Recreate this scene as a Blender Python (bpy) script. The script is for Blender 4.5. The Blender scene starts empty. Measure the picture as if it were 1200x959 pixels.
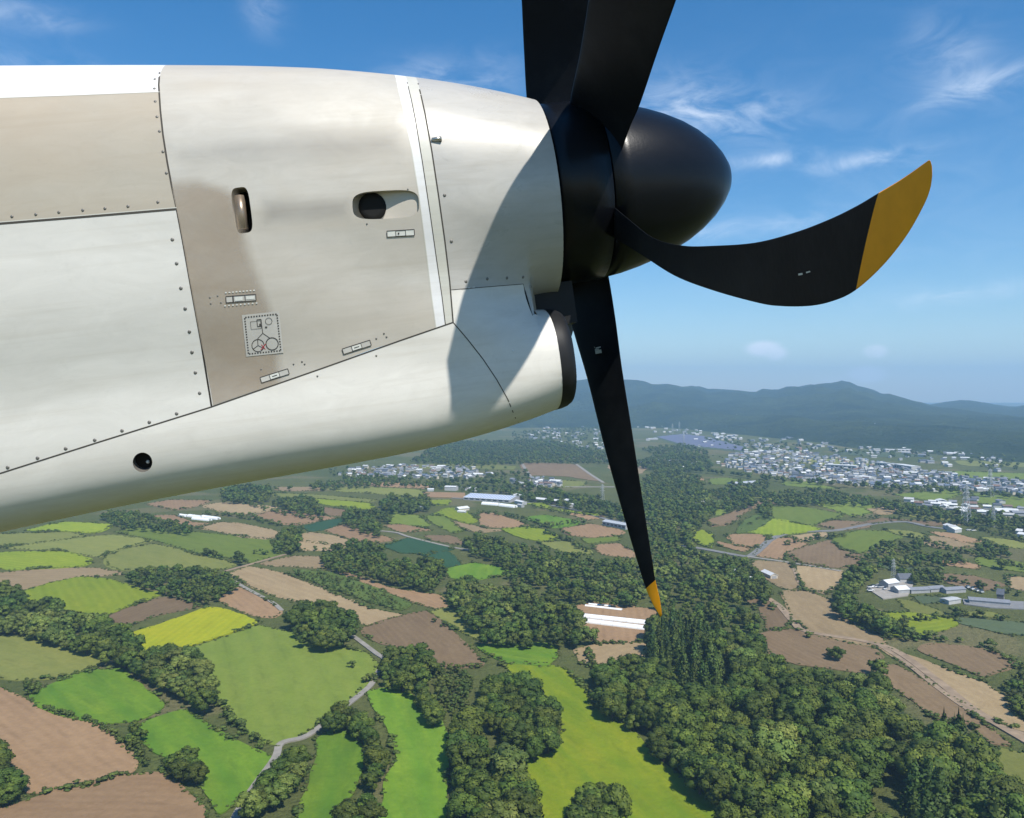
import bpy, bmesh, math, random
import numpy as np
from mathutils import Vector, Matrix, noise as mnoise
from mathutils.geometry import delaunay_2d_cdt

random.seed(7)
rng = np.random.default_rng(7)
C = bpy.context.scene.collection
scn = bpy.context.scene

# ------------------------------------------------------------------ camera, sky, sun, exposure
CAM_H = 150.0
PITCH = math.radians(1.04)
FPX = 960.0
cam_data = bpy.data.cameras.new('camera')
cam_data.sensor_fit = 'HORIZONTAL'
cam_data.sensor_width = 36.0
cam_data.lens = 36.0 * FPX / 1200.0
cam_data.clip_start = 0.05
cam_data.clip_end = 60000
cam = bpy.data.objects.new('camera', cam_data)
C.objects.link(cam)
cam.location = (0, 0, CAM_H)
cam.rotation_euler = (math.radians(90) - PITCH, 0, 0)
scn.camera = cam

SUN = Vector((0.53, -0.82, 1.32)).normalized()          # towards the sun
sun_el = math.asin(SUN.z)
sun_az = math.atan2(SUN.x, SUN.y)                       # from +Y towards +X

EXPOSURE = 0.60
SKY_STRENGTH = 0.11
scn.view_settings.view_transform = 'Standard'
scn.view_settings.look = 'None'
scn.view_settings.exposure = EXPOSURE
scn.view_settings.gamma = 1
scn.view_settings.use_curve_mapping = False

def ray(px, py):
    """direction through a photograph pixel (1200 x 959 frame)"""
    x = (px - 600) / FPX
    z = -(py - 479.5) / FPX
    return np.array([x, math.cos(PITCH) + math.sin(PITCH) * z, -math.sin(PITCH) + math.cos(PITCH) * z])

def ground(px, py, z=0.0):
    r = ray(px, py)
    k = (z - CAM_H) / r[2]
    return np.array([r[0] * k, r[1] * k])

def project(P):
    P = np.asarray(P, float)
    dx, dy, dz = P[..., 0], P[..., 1], P[..., 2] - CAM_H
    y = dy * math.cos(PITCH) - dz * math.sin(PITCH)
    z = dy * math.sin(PITCH) + dz * math.cos(PITCH)
    return 600 + FPX * dx / y, 479.5 - FPX * z / y

world = bpy.data.worlds.new("World")
scn.world = world
world.use_nodes = True
nt = world.node_tree
nt.nodes.clear()
def N(t, kind, **kw):
    n = t.nodes.new(kind)
    for k, v in kw.items():
        if hasattr(n, k) and not k[0].isupper():
            setattr(n, k, v)
    return n
out = N(nt, 'ShaderNodeOutputWorld')
bg = N(nt, 'ShaderNodeBackground')
bg.inputs['Strength'].default_value = SKY_STRENGTH
sky = N(nt, 'ShaderNodeTexSky')
sky.sky_type = 'NISHITA'
sky.sun_disc = False
sky.sun_elevation = sun_el
sky.sun_rotation = sun_az
sky.altitude = 200
sky.air_density = 1.0
sky.dust_density = 0.25
sky.ozone_density = 2.0
hs = N(nt, 'ShaderNodeHueSaturation')
hs.inputs['Saturation'].default_value = 1.42
hs.inputs['Value'].default_value = 0.84
nt.links.new(sky.outputs['Color'], hs.inputs['Color'])
tc = N(nt, 'ShaderNodeTexCoord')

def vmath(op, a, b=None, t=None):
    t = t or nt
    n = t.nodes.new('ShaderNodeVectorMath'); n.operation = op
    for i, v in enumerate((a, b)):
        if v is None: continue
        if hasattr(v, 'links') or hasattr(v, 'is_linked'): t.links.new(v, n.inputs[i])
        else: n.inputs[i].default_value = v
    return n
def smath(op, a, b=None, t=None, clamp=False):
    t = t or nt
    n = t.nodes.new('ShaderNodeMath'); n.operation = op; n.use_clamp = clamp
    for i, v in enumerate((a, b)):
        if v is None: continue
        if hasattr(v, 'is_linked'): t.links.new(v, n.inputs[i])
        else: n.inputs[i].default_value = v
    return n.outputs[0]

# thin cirrus and three little fair-weather puffs, as directions in the sky itself
def sky_patch(px, py, rx, ry, slope):
    """soft elliptical weight round a direction; rx, ry angular radii in rad"""
    d = Vector(ray(px, py)).normalized()
    r = Vector((0, 0, 1)).cross(d) * -1
    r.normalize()
    u = r.cross(d)
    if u.z < 0: u = -u
    cs, sn = math.cos(slope), math.sin(slope)
    e1 = (r * cs + u * sn) / rx
    e2 = (u * cs - r * sn) / ry
    a = vmath('DOT_PRODUCT', tc.outputs['Generated'], tuple(e1)).outputs['Value']
    b = vmath('DOT_PRODUCT', tc.outputs['Generated'], tuple(e2)).outputs['Value']
    q = smath('ADD', smath('MULTIPLY', a, a), smath('MULTIPLY', b, b))
    g = smath('POWER', 2.718, smath('MULTIPLY', q, -1.0))
    fwd = smath('GREATER_THAN', vmath('DOT_PRODUCT', tc.outputs['Generated'], tuple(d)).outputs['Value'], 0.3)
    return smath('MULTIPLY', g, fwd)

def sky_noise(scale, sx, sy, sz, rot, detail, dist):
    m = nt.nodes.new('ShaderNodeMapping')
    m.inputs['Scale'].default_value = (sx, sy, sz)
    m.inputs['Rotation'].default_value = rot
    nt.links.new(tc.outputs['Generated'], m.inputs['Vector'])
    n = nt.nodes.new('ShaderNodeTexNoise')
    n.inputs['Scale'].default_value = scale
    n.inputs['Detail'].default_value = detail
    n.inputs['Roughness'].default_value = 0.62
    n.inputs['Distortion'].default_value = dist
    nt.links.new(m.outputs['Vector'], n.inputs['Vector'])
    return n.outputs['Fac']
def ramp01(v, lo, hi):
    n = nt.nodes.new('ShaderNodeMapRange'); n.interpolation_type = 'SMOOTHSTEP'
    n.inputs['From Min'].default_value = lo; n.inputs['From Max'].default_value = hi
    nt.links.new(v, n.inputs['Value'])
    return n.outputs['Result']
wisp = ramp01(sky_noise(5.0, 1.0, 1.0, 3.2, (0, 0.25, 0), 9, 1.3), 0.42, 0.78)
fine = ramp01(sky_noise(13.0, 1.0, 1.0, 2.2, (0, -0.35, 0), 9, 0.9), 0.36, 0.74)
both = smath('ADD', smath('MULTIPLY', wisp, 0.35), smath('MULTIPLY', fine, 0.75))
cl = None
for px, py, rx, ry, sl, w in ((845, 135, 0.075, 0.026, -0.10, 0.60), (790, 120, 0.05, 0.03, 0.1, 0.34), (900, 188, 0.05, 0.007, 0.02, 0.7),
                              (1010, 188, 0.06, 0.008, 0.08, 0.65), (1160, 98, 0.06, 0.012, 0.18, 0.58), (1115, 70, 0.03, 0.04, 0.6, 0.38),
                              (520, 95, 0.07, 0.025, 0.1, 0.45), (20, 18, 0.05, 0.012, 0.1, 0.5), (312, 15, 0.02, 0.02, 0.4, 0.35),
                              (20, 75, 0.08, 0.02, 0.0, 0.3), (850, 270, 0.09, 0.012, 0.05, 0.45), (1120, 345, 0.08, 0.01, 0.05, 0.4),
                              (950, 240, 0.3, 0.14, 0.0, 0.10)):
    p = smath('MULTIPLY', sky_patch(px, py, rx, ry, sl), w)
    cl = p if cl is None else smath('ADD', cl, p)
cl = smath('MULTIPLY', cl, both, clamp=True)
puffn = ramp01(sky_noise(34.0, 1.0, 1.0, 1.4, (0, 0, 0), 6, 0.4), 0.12, 0.50)
pf = None
for px, py, rx, ry, w in ((895, 409, 0.021, 0.0095, 0.85), (908, 414, 0.014, 0.009, 0.8), (1026, 412, 0.013, 0.008, 0.6), (1016, 439, 0.022, 0.010, 0.6), (990, 446, 0.03, 0.006, 0.2)):
    p = smath('MULTIPLY', ramp01(sky_patch(px, py, rx, ry, 0), 0.15, 0.75), w)
    pf = p if pf is None else smath('MAXIMUM', pf, p)
pf = smath('MULTIPLY', pf, puffn)
fac = smath('MAXIMUM', smath('MULTIPLY', cl, 0.8), pf)
mixn = nt.nodes.new('ShaderNodeMix'); mixn.data_type = 'RGBA'
nt.links.new(fac, mixn.inputs['Factor'])
nt.links.new(hs.outputs['Color'], mixn.inputs[6])
mixn.inputs[7].default_value = (7.2, 7.6, 8.2, 1)
nt.links.new(mixn.outputs[2], bg.inputs['Color'])
nt.links.new(bg.outputs[0], out.inputs['Surface'])

sl = bpy.data.lights.new('sun', 'SUN')
sl.energy = 4.2
sl.angle = math.radians(0.53)
sl.color = (1.0, 0.955, 0.88)
so = bpy.data.objects.new('sun', sl)
C.objects.link(so)
so.location = (40, -60, CAM_H + 120)
so.rotation_euler = SUN.to_track_quat('Z', 'Y').to_euler()

scn.render.engine = 'CYCLES'
cy = scn.cycles
cy.use_denoising = True
cy.max_bounces = 6
cy.diffuse_bounces = 3
cy.glossy_bounces = 3
cy.transparent_max_bounces = 16
cy.volume_bounces = 1
cy.use_adaptive_sampling = True
cy.adaptive_threshold = 0.01

# ------------------------------------------------------------------ helpers
def tag(o, label=None, cat=None, group=None, kind=None):
    if label: o['label'] = label
    if cat: o['category'] = cat
    if group: o['group'] = group
    if kind: o['kind'] = kind
    return o

def link(name, me, parent=None, loc=None, rotz=0.0):
    o = bpy.data.objects.new(name, me)
    C.objects.link(o)
    if parent is not None: o.parent = parent
    if loc is not None: o.location = loc
    if rotz: o.rotation_euler = (0, 0, rotz)
    return o

def empty(name, loc=(0, 0, 0), rotz=0.0):
    o = bpy.data.objects.new(name, None)
    o.empty_display_size = 0.5
    C.objects.link(o)
    o.location = loc
    o.rotation_euler = (0, 0, rotz)
    return o

def mesh_from(verts, faces, name, mats, fmat=None, smooth=False):
    me = bpy.data.meshes.new(name)
    me.from_pydata([tuple(v) for v in verts], [], [tuple(f) for f in faces])
    for m in (mats if isinstance(mats, (list, tuple)) else [mats]):
        me.materials.append(m)
    if fmat is not None:
        me.polygons.foreach_set('material_index', np.asarray(fmat, dtype=np.int32))
    if smooth:
        me.polygons.foreach_set('use_smooth', np.ones(len(me.polygons), dtype=bool))
    me.update()
    return me

def fast_mesh(V, F, name, mats, fmat=None, cols=None, normals=None):
    """V (n,3), F (m,k) arrays of one face size"""
    V = np.asarray(V, np.float32); F = np.asarray(F, np.int32)
    m, k = F.shape
    me = bpy.data.meshes.new(name)
    me.vertices.add(len(V)); me.vertices.foreach_set('co', V.ravel())
    me.loops.add(m * k); me.loops.foreach_set('vertex_index', F.ravel())
    me.polygons.add(m); me.polygons.foreach_set('loop_start', np.arange(0, m * k, k, dtype=np.int32))
    for mt in (mats if isinstance(mats, (list, tuple)) else [mats]): me.materials.append(mt)
    if fmat is not None: me.polygons.foreach_set('material_index', np.asarray(fmat, np.int32))
    me.update(calc_edges=True)
    if cols is not None:
        at = me.color_attributes.new('tone', 'FLOAT_COLOR', 'POINT')
        at.data.foreach_set('color', np.asarray(cols, np.float32).ravel())
    if normals is not None:
        me.polygons.foreach_set('use_smooth', np.ones(m, dtype=bool))
        me.normals_split_custom_set_from_vertices(np.asarray(normals, np.float32))
    return me

class MB:
    """collects boxes, bars, lathes into one mesh"""
    def __init__(self): self.v = []; self.f = []; self.m = []
    def add(self, v, f, mi=0):
        n = len(self.v); self.v += [tuple(p) for p in v]
        self.f += [tuple(i + n for i in q) for q in f]; self.m += [mi] * len(f)
    def box(self, x0, x1, y0, y1, z0, z1, mi=0):
        v = [(x, y, z) for z in (z0, z1) for y in (y0, y1) for x in (x0, x1)]
        self.add(v, [(0, 2, 3, 1), (4, 5, 7, 6), (0, 1, 5, 4), (2, 6, 7, 3), (0, 4, 6, 2), (1, 3, 7, 5)], mi)
    def bar(self, p, q, r, mi=0, n=4):
        p = Vector(p); q = Vector(q); d = (q - p).normalized()
        u = d.orthogonal().normalized(); w = d.cross(u)
        v = []
        for c in (p, q):
            for i in range(n):
                a = 2 * math.pi * (i + .5) / n
                v.append(c + (u * math.cos(a) + w * math.sin(a)) * r)
        self.add(v, [(i, (i + 1) % n, n + (i + 1) % n, n + i) for i in range(n)] + [tuple(range(n))[::-1], tuple(range(n, 2 * n))], mi)
    def mesh(self, name, mats, smooth=False): return mesh_from(self.v, self.f, name, mats, self.m, smooth)

# ------------------------------------------------------------------ materials
def new_mat(name):
    m = bpy.data.materials.new(name); m.use_nodes = True
    return m, m.node_tree, m.node_tree.nodes['Principled BSDF']

def link_mix(t, fac, a, b, blend='MIX'):
    n = t.nodes.new('ShaderNodeMix'); n.data_type = 'RGBA'; n.blend_type = blend
    for sock, v in ((n.inputs['Factor'], fac), (n.inputs[6], a), (n.inputs[7], b)):
        if hasattr(v, 'is_linked'): t.links.new(v, sock)
        elif isinstance(v, (int, float)): sock.default_value = v
        else: sock.default_value = (v[0], v[1], v[2], 1)
    return n.outputs[2]

def noise_fac(t, scale, detail=5, rough=0.55, lo=0.3, hi=0.7, coord='Object', stretch=(1, 1, 1), rot=(0, 0, 0), dist=0.0):
    c = t.nodes.new('ShaderNodeTexCoord')
    m = t.nodes.new('ShaderNodeMapping'); m.inputs['Scale'].default_value = stretch; m.inputs['Rotation'].default_value = rot
    t.links.new(c.outputs[coord], m.inputs['Vector'])
    n = t.nodes.new('ShaderNodeTexNoise')
    n.inputs['Scale'].default_value = scale; n.inputs['Detail'].default_value = detail
    n.inputs['Roughness'].default_value = rough; n.inputs['Distortion'].default_value = dist
    t.links.new(m.outputs['Vector'], n.inputs['Vector'])
    r = t.nodes.new('ShaderNodeMapRange')
    r.inputs['From Min'].default_value = lo; r.inputs['From Max'].default_value = hi
    t.links.new(n.outputs['Fac'], r.inputs['Value'])
    return r.outputs['Result']

def bump(t, bs, height, strength, distance):
    b = t.nodes.new('ShaderNodeBump')
    b.inputs['Strength'].default_value = strength; b.inputs['Distance'].default_value = distance
    t.links.new(height, b.inputs['Height']); t.links.new(b.outputs['Normal'], bs.inputs['Normal'])

def simple_mat(name, col, rough=0.6, spec=0.4, metal=0.0, var=0.12, scale=2.0):
    m, t, bs = new_mat(name)
    c2 = tuple(min(1, x * (1 - var * 2)) for x in col)
    t.links.new(link_mix(t, noise_fac(t, scale), col, c2), bs.inputs['Base Color'])
    bs.inputs['Roughness'].default_value = rough
    bs.inputs['Specular IOR Level'].default_value = spec
    bs.inputs['Metallic'].default_value = metal
    return m
# ------------------------------------------------------------------ the aircraft outside the window
S0 = 3.3 / 2.7
PSI, NOSE = math.radians(7.0), math.radians(8.0)
A_ = np.array([math.cos(PSI) * math.cos(NOSE), math.sin(PSI) * math.cos(NOSE), math.sin(NOSE)])   # forward
B_ = np.array([-math.sin(PSI), math.cos(PSI), 0.0])                                                # away from the cabin
C_ = np.cross(A_, B_)
F_ = ray(634, 232) * 3.3 + np.array([0, 0, CAM_H])          # centre of the cowling's front ring
CAM = np.array([0, 0, CAM_H])
R_ = np.stack([A_, B_, C_])                                  # world -> aircraft rows
def to_local(P): return (np.asarray(P) - F_) @ R_.T
def to_world(P): return np.asarray(P) @ R_ + F_
EYE = to_local(CAM)
def lray(px, py):
    return np.array([R_ @ ray(x, y) for x, y in zip(np.atleast_1d(px), np.atleast_1d(py))])

aircraft = empty('airplane')
aircraft.matrix_world = Matrix(((A_[0], B_[0], C_[0], F_[0]), (A_[1], B_[1], C_[1], F_[1]), (A_[2], B_[2], C_[2], F_[2]), (0, 0, 0, 1)))
tag(aircraft, 'weathered off-white turboprop engine nacelle with black propeller seen from the cabin', 'airplane')

def sil(pts):
    d = lray(*np.array(pts, float).T)
    k = -EYE[1] / d[:, 1]
    P = EYE + d * k[:, None]
    o = np.argsort(P[:, 0])
    return P[o, 0], P[o, 2]
ut, ct = sil([(-260, 92), (-120, 88), (0, 86), (100, 85), (188, 84.5), (280, 84.5), (400, 88), (470, 94), (560, 105), (620, 118)])
ub, cb = sil([(-260, 672), (-120, 645), (0, 622), (100, 602), (200, 582), (320, 554), (400, 541), (485, 527), (542, 516), (607, 497), (652, 477)])
US = np.linspace(-3.0, 0.1, 311)
def smooth(y, n=14):
    k = np.hanning(2 * n + 3)[1:-1]; k /= k.sum()
    return np.convolve(np.pad(y, n, mode='reflect', reflect_type='odd'), k, 'valid')
def st(xs, ys): return smooth(np.interp(US, np.array(xs) * S0, np.array(ys) * S0))
zt = np.polyval(np.polyfit(ut, ct, 4), US); zb = np.polyval(np.polyfit(ub, cb, 4), US)
hM = st([-2.2, -1.6, -.8, -.3, 0], [.50, .47, .42, .37, .312])
wM = st([-2.2, -1.6, -.8, -.3, 0], [.44, .43, .41, .37, .312])
hD = st([-2.2, -1.6, -.8, -.3, -.03], [.37, .34, .28, .215, .158])
wD = st([-2.2, -1.6, -.8, -.3, -.03], [.37, .37, .35, .31, .25])
def solve(zs, h, w, sgn):
    tn = (zs - EYE[2]) / (-EYE[1])
    return zs - sgn * np.sqrt(h * h + (w * tn) ** 2)
cM = solve(zt, hM, wM, 1)
cD = solve(zb, hD, wD * .4, -1)
nM = np.interp(US, [-2, -.8, 0], [2.7, 2.5, 2.0])
nD = np.interp(US, [-2, -.6, -.08], [4.0, 3.7, 2.4])
kB = np.interp(US, [-2, -.6 * S0, -.35 * S0, -.107 * S0, -.098 * S0], [.2, .24, .30, .26, .02])

def sdf(P):
    u, b, c = P[..., 0], np.abs(P[..., 1]), P[..., 2]
    f = lambda a: np.interp(u, US, a)
    n = f(nM)
    dm = (((b / f(wM)) ** n + (np.abs(c - f(cM)) / f(hM)) ** n) ** (1 / n) - 1) * np.minimum(f(wM), f(hM))
    dd = (((b / f(wD)) ** f(nD) + (np.abs(c - f(cD)) / f(hD)) ** f(nD)) ** (1 / f(nD)) - 1) * np.minimum(f(wD), f(hD))
    k = f(kB)
    h = np.clip(.5 + .5 * (dd - dm) / k, 0, 1)
    return dd * (1 - h) + dm * h - k * h * (1 - h)
def nrm(P):
    e = 2e-3; g = np.stack([sdf(P + np.eye(3)[i] * e) - sdf(P - np.eye(3)[i] * e) for i in range(3)], -1)
    return g / np.linalg.norm(g, axis=-1, keepdims=True)
def hit(px, py):
    d = lray(px, py); d /= np.linalg.norm(d, axis=1, keepdims=True)
    s = np.full(len(d), 1.0)
    for _ in range(160):
        s += .55 * np.clip(sdf(EYE + d * s[:, None]), -.1, .3)
        s = np.minimum(s, 9)
    return EYE + d * s[:, None]
def to_par(P, ax):
    z0 = np.interp(P[:, 0], US, ax)
    return np.stack([P[:, 0], np.arctan2(P[:, 2] - z0, -P[:, 1])], 1)
def from_par(q, ax, off=0.0):
    u, th = q[:, 0], q[:, 1]; z0 = np.interp(u, US, ax)
    d = np.stack([np.zeros_like(u), -np.cos(th), np.sin(th)], 1); o = np.stack([u, np.zeros_like(u), z0], 1)
    lo = np.zeros(len(u))
    for _ in range(70): lo += np.maximum(-sdf(o + d * lo[:, None]) * .6, 0)
    P = o + d * lo[:, None]
    return P + nrm(P) * off if off else P
RS = .5                                                      # radians -> metres in the flat layout

def dens(q, step=.02):
    o = []
    for a, b in zip(q, np.roll(q, -1, 0)):
        n = max(1, int(np.hypot(b[0] - a[0], (b[1] - a[1]) * RS) / step))
        o += [a + (b - a) * i / n for i in range(n)]
    return np.array(o)
def inside(pt, poly):
    x, y = pt[:, 0], pt[:, 1]; r = np.zeros(len(pt), bool)
    for (x0, y0), (x1, y1) in zip(poly, np.roll(poly, -1, 0)):
        if y0 == y1: continue
        c = ((y0 > y) != (y1 > y)) & (x < (x1 - x0) * (y - y0) / (y1 - y0) + x0); r ^= c
    return r
def panel(poly, ax, holes=(), step=.022, edge=.02):
    """skin panel: (verts, tris) from an outline in (station, angle)"""
    poly = dens(np.array(poly), edge)
    lo, hi = poly.min(0), poly.max(0)
    g = np.stack(np.meshgrid(np.arange(lo[0], hi[0], step), np.arange(lo[1], hi[1], step / RS)), -1).reshape(-1, 2)
    g = g + rng.uniform(-.08, .08, g.shape) * [step, step / RS]
    ok = inside(g, poly)
    for h in holes: ok &= ~inside(g, h)
    for loop in [poly] + list(holes):                        # keep the grid off the outlines
        for i in range(0, len(g), 4000):
            dd = np.hypot(g[i:i + 4000, None, 0] - loop[None, :, 0], (g[i:i + 4000, None, 1] - loop[None, :, 1]) * RS).min(1)
            ok[i:i + 4000] &= dd > step * .42
    g = g[ok]
    pts = [tuple(p) for p in poly]; edges = [(i, (i + 1) % len(poly)) for i in range(len(poly))]
    for h in holes:
        n = len(pts); pts += [tuple(p) for p in h]; edges += [(n + i, n + (i + 1) % len(h)) for i in range(len(h))]
    pts += [tuple(p) for p in g]
    v, e, fc, *_ = delaunay_2d_cdt([Vector((p[0], p[1] * RS)) for p in pts], edges, [], 0, 1e-7)
    v = np.array([(p[0], p[1] / RS) for p in v]); fc = np.array([f for f in fc if len(f) == 3])
    cen = v[fc].mean(1); ok = inside(cen, poly)
    for h in holes: ok &= ~inside(cen, h)
    fc = fc[ok]
    P = from_par(v, ax)
    nn = nrm(P)
    fn = np.cross(P[fc[:, 1]] - P[fc[:, 0]], P[fc[:, 2]] - P[fc[:, 0]])
    flip = (fn * nn[fc[:, 0]]).sum(1) < 0
    fc[flip] = fc[flip][:, ::-1]
    return P, fc, nn

class Skin:
    """one panel mesh: skin with exact normals, plus seams, fasteners and recess walls"""
    def __init__(self): self.V = []; self.F = []; self.M = []; self.Nn = []; self.n = 0
    def add(self, V, F, Nn, mi=0):
        V = np.asarray(V, float); F = np.asarray(F)
        if F.shape[1] == 4: F = np.concatenate([F[:, [0, 1, 2]], F[:, [0, 2, 3]]])
        Nn = np.asarray(Nn, float); fn = np.cross(V[F[:, 1]] - V[F[:, 0]], V[F[:, 2]] - V[F[:, 0]]); fl = (fn * Nn[F].sum(1)).sum(1) < 0
        F = F.copy(); F[fl] = F[fl][:, ::-1]
        self.V.append(V); self.F.append(F + self.n); self.M.append(np.full(len(F), mi)); self.Nn.append(Nn); self.n += len(V)
    def seam(self, px, w=.0045, mi=1, off=.0006, tight=1):
        px = np.array(px, float); q = []
        for a, b in zip(px[:-1], px[1:]):
            m = max(1, int(np.hypot(*(b - a)) / 6)); q += [a + (b - a) * i / m for i in range(m)]
        q.append(px[-1]); q = np.array(q); P = hit(q[:, 0], q[:, 1]); self.strip3(P, w, mi, off)
    def strip3(self, P, w, mi, off):
        nn = nrm(P); T = np.gradient(P, axis=0); sd = np.cross(nn, T); sd /= np.linalg.norm(sd, axis=1, keepdims=True) + 1e-12
        L = P + sd * w / 2; Rr = P - sd * w / 2
        L = L - nrm(L) * sdf(L)[:, None] + nn * off; Rr = Rr - nrm(Rr) * sdf(Rr)[:, None] + nn * off
        m = len(P); i = np.arange(m - 1)
        self.add(np.concatenate([L, Rr]), np.stack([i, i + m, i + m + 1, i + 1], 1), np.concatenate([nn, nn]), mi)
    def rivets(self, px, r=.0048, mi=2, ring=True):
        P = hit(*np.array(px, float).T); nn = nrm(P)
        for p, n in zip(P, nn):
            u = np.cross(n, [0, 0, 1.]); u /= np.linalg.norm(u); w = np.cross(n, u)
            a = np.arange(8) * np.pi / 4; c = np.cos(a)[:, None] * u + np.sin(a)[:, None] * w
            V = np.concatenate([p + c * r + n * .0004, p + c * r * .6 + n * .0022, [p + n * .0026]])
            F = [(i, (i + 1) % 8, 8 + (i + 1) % 8) for i in range(8)] + [(i, 8 + (i + 1) % 8, 8 + i) for i in range(8)] + [(8 + i, 8 + (i + 1) % 8, 16) for i in range(8)]
            self.add(V, F, np.concatenate([c * .8 + n * .5, c * .3 + n, [n]]), mi)
    def build(self, name, mats, parent):
        V = np.concatenate(self.V); F = np.concatenate(self.F); Nn = np.concatenate(self.Nn)
        me = fast_mesh(V, F, name, mats, np.concatenate(self.M), normals=Nn)
        W = to_world(V); x, y = project(W)
        at = me.attributes.new('station', 'FLOAT_VECTOR', 'POINT')
        return link(name, me, parent)

# paint: off-white, chalky, streaked along the airflow; browner soot where oil mist settles
def paint_mat(name, base, dirt, grime, soot=None, soot_amt=0.0, gloss=.36, blotch=.6):
    m, t, bs = new_mat(name)
    streak = noise_fac(t, 1.6, 6, .6, .35, .72, stretch=(.45, 3.0, 5.5), dist=.5)
    blot = noise_fac(t, 3.2, 7, .62, .38, .66, stretch=(.8, 1, 1.2), dist=.8)
    fleck = noise_fac(t, 42, 4, .7, .60, .78, stretch=(.7, 1, 1))
    c = link_mix(t, smath('MULTIPLY', streak, blotch, t), base, dirt)
    c = link_mix(t, smath('MULTIPLY', blot, .62, t), c, grime)
    mot = noise_fac(t, 8.5, 9, .7, .36, .68, stretch=(.55, 1.2, 1.6), dist=.9)
    c = link_mix(t, smath('MULTIPLY', mot, .42, t), c, tuple(x * .86 for x in dirt))
    run = noise_fac(t, 5.0, 7, .62, .52, .74, stretch=(.16, 3, 7), dist=.3)
    c = link_mix(t, smath('MULTIPLY', run, .45, t), c, tuple(x * y for x, y in zip(grime, (.80, .77, .72))))
    if soot is not None:
        big = noise_fac(t, 1.3, 5, .6, .30, .62, stretch=(.7, 1, 2.4), dist=.4)
        c = link_mix(t, smath('MULTIPLY', big, soot_amt, t), c, soot)
    c = link_mix(t, smath('MULTIPLY', fleck, .16, t), c, tuple(x * .62 for x in dirt))
    t.links.new(c, bs.inputs['Base Color'])
    r = t.nodes.new('ShaderNodeMapRange'); r.inputs['To Min'].default_value = gloss; r.inputs['To Max'].default_value = gloss + .22
    t.links.new(blot, r.inputs['Value']); t.links.new(r.outputs['Result'], bs.inputs['Roughness'])
    bs.inputs['Specular IOR Level'].default_value = .45
    bump(t, bs, noise_fac(t, 2.2, 3, .5, .2, .8, stretch=(1, 1, 1)), .09, .03)
    return m
M_white = paint_mat('nacelle_white', (.70, .675, .615), (.60, .57, .51), (.65, .62, .555))
M_clean = paint_mat('nacelle_white_clean', (.74, .735, .72), (.68, .67, .65), (.70, .69, .67), gloss=.3)
M_door = paint_mat('nacelle_door_white', (.67, .65, .595), (.56, .54, .485), (.61, .59, .535))
M_beige = paint_mat('nacelle_sooty', (.46, .42, .345), (.375, .335, .265), (.42, .37, .29), soot=(.40, .33, .245), soot_amt=.75)
M_mid = paint_mat('nacelle_grey_white', (.555, .535, .485), (.385, .362, .315), (.475, .442, .38), soot=(.44, .39, .315), soot_amt=.6)
M_soot = paint_mat('nacelle_brown_stain', (.40, .345, .28), (.345, .29, .225), (.42, .37, .31), soot=(.36, .295, .22), soot_amt=.6)
M_cowl = paint_mat('nacelle_cowl_grey', (.475, .46, .425), (.385, .37, .335), (.42, .40, .36), gloss=.27)
M_cream = paint_mat('nacelle_cream', (.58, .57, .50), (.50, .485, .42), (.54, .52, .46))
M_seam = simple_mat('panel_gap', (.075, .068, .058), .8, .2)
M_rivet = simple_mat('fastener', (.20, .19, .17), .5, .5, .4)
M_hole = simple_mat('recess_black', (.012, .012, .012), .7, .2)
M_black, t_, b_ = new_mat('prop_black')
b_.inputs['Base Color'].default_value = (.006, .0062, .007, 1)
b_.inputs['Roughness'].default_value = .5; b_.inputs['Specular IOR Level'].default_value = .06
t_.links.new(link_mix(t_, noise_fac(t_, 6, 6, .65, .45, .8), (.0085, .0098, .0122), (.017, .018, .020)), b_.inputs['Base Color'])
bump(t_, b_, noise_fac(t_, 60, 3, .6, .3, .7), .06, .004)
M_spin, t_, b_ = new_mat('spinner_black')
t_.links.new(link_mix(t_, noise_fac(t_, 4, 6, .65, .4, .8, stretch=(.5, 1, 1)), (.004, .0048, .0068), (.009, .0098, .012)), b_.inputs['Base Color'])
b_.inputs['Roughness'].default_value = .30; b_.inputs['Specular IOR Level'].default_value = .22
bump(t_, b_, noise_fac(t_, 80, 3, .6, .3, .7), .05, .003)
M_yellow = simple_mat('tip_yellow', (.95, .37, .002), .5, .2, 0, .06, 20)
M_boot = simple_mat('boot_rubber', (.012, .0125, .014), .55, .3, 0, .2, 12)
M_mark = simple_mat('stencil_white', (.66, .66, .60), .6, .3, 0, .08, 60)
M_ink = simple_mat('stencil_ink', (.07, .065, .06), .7, .2, 0, .2, 60)
M_red = simple_mat('stencil_red', (.42, .03, .04), .7, .2, 0, .2, 60)
M_placard = simple_mat('placard_film', (.52, .50, .45), .45, .4, 0, .12, 8)

# ---- seam lines as seen from the window (photograph pixels)
S1 = [(187, 85), (186, 100), (188, 130), (191, 158), (196, 190), (201, 217), (207, 245), (214, 282), (224, 338), (236, 403), (248, 477)]
HINGE = [(-140, 273.5), (0, 262), (100, 254), (207, 245)]
LOWER = [(-140, 596), (0, 555), (120, 517), (248, 477), (380, 431), (470, 399), (518, 382.5), (531, 378)]
E1 = [(464, 95), (468, 112), (473, 132), (482, 175), (491, 230), (500, 300), (505, 342), (511, 384.5)]
E2 = [(477, 96.5), (482, 117), (487, 142), (495, 190), (504, 250), (511, 300), (518, 348), (522, 381)]
E3 = [(490, 98), (494, 115), (498, 133), (506, 177), (514, 230), (521, 280), (527, 330), (531, 378)]
NOSE_SEAM = [(531, 378), (548, 398), (566, 421), (582, 445), (595, 468), (604, 490)]
FAIR = [(531, 378), (528, 340), (570, 336.5), (613, 333), (624, 370)]
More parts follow.
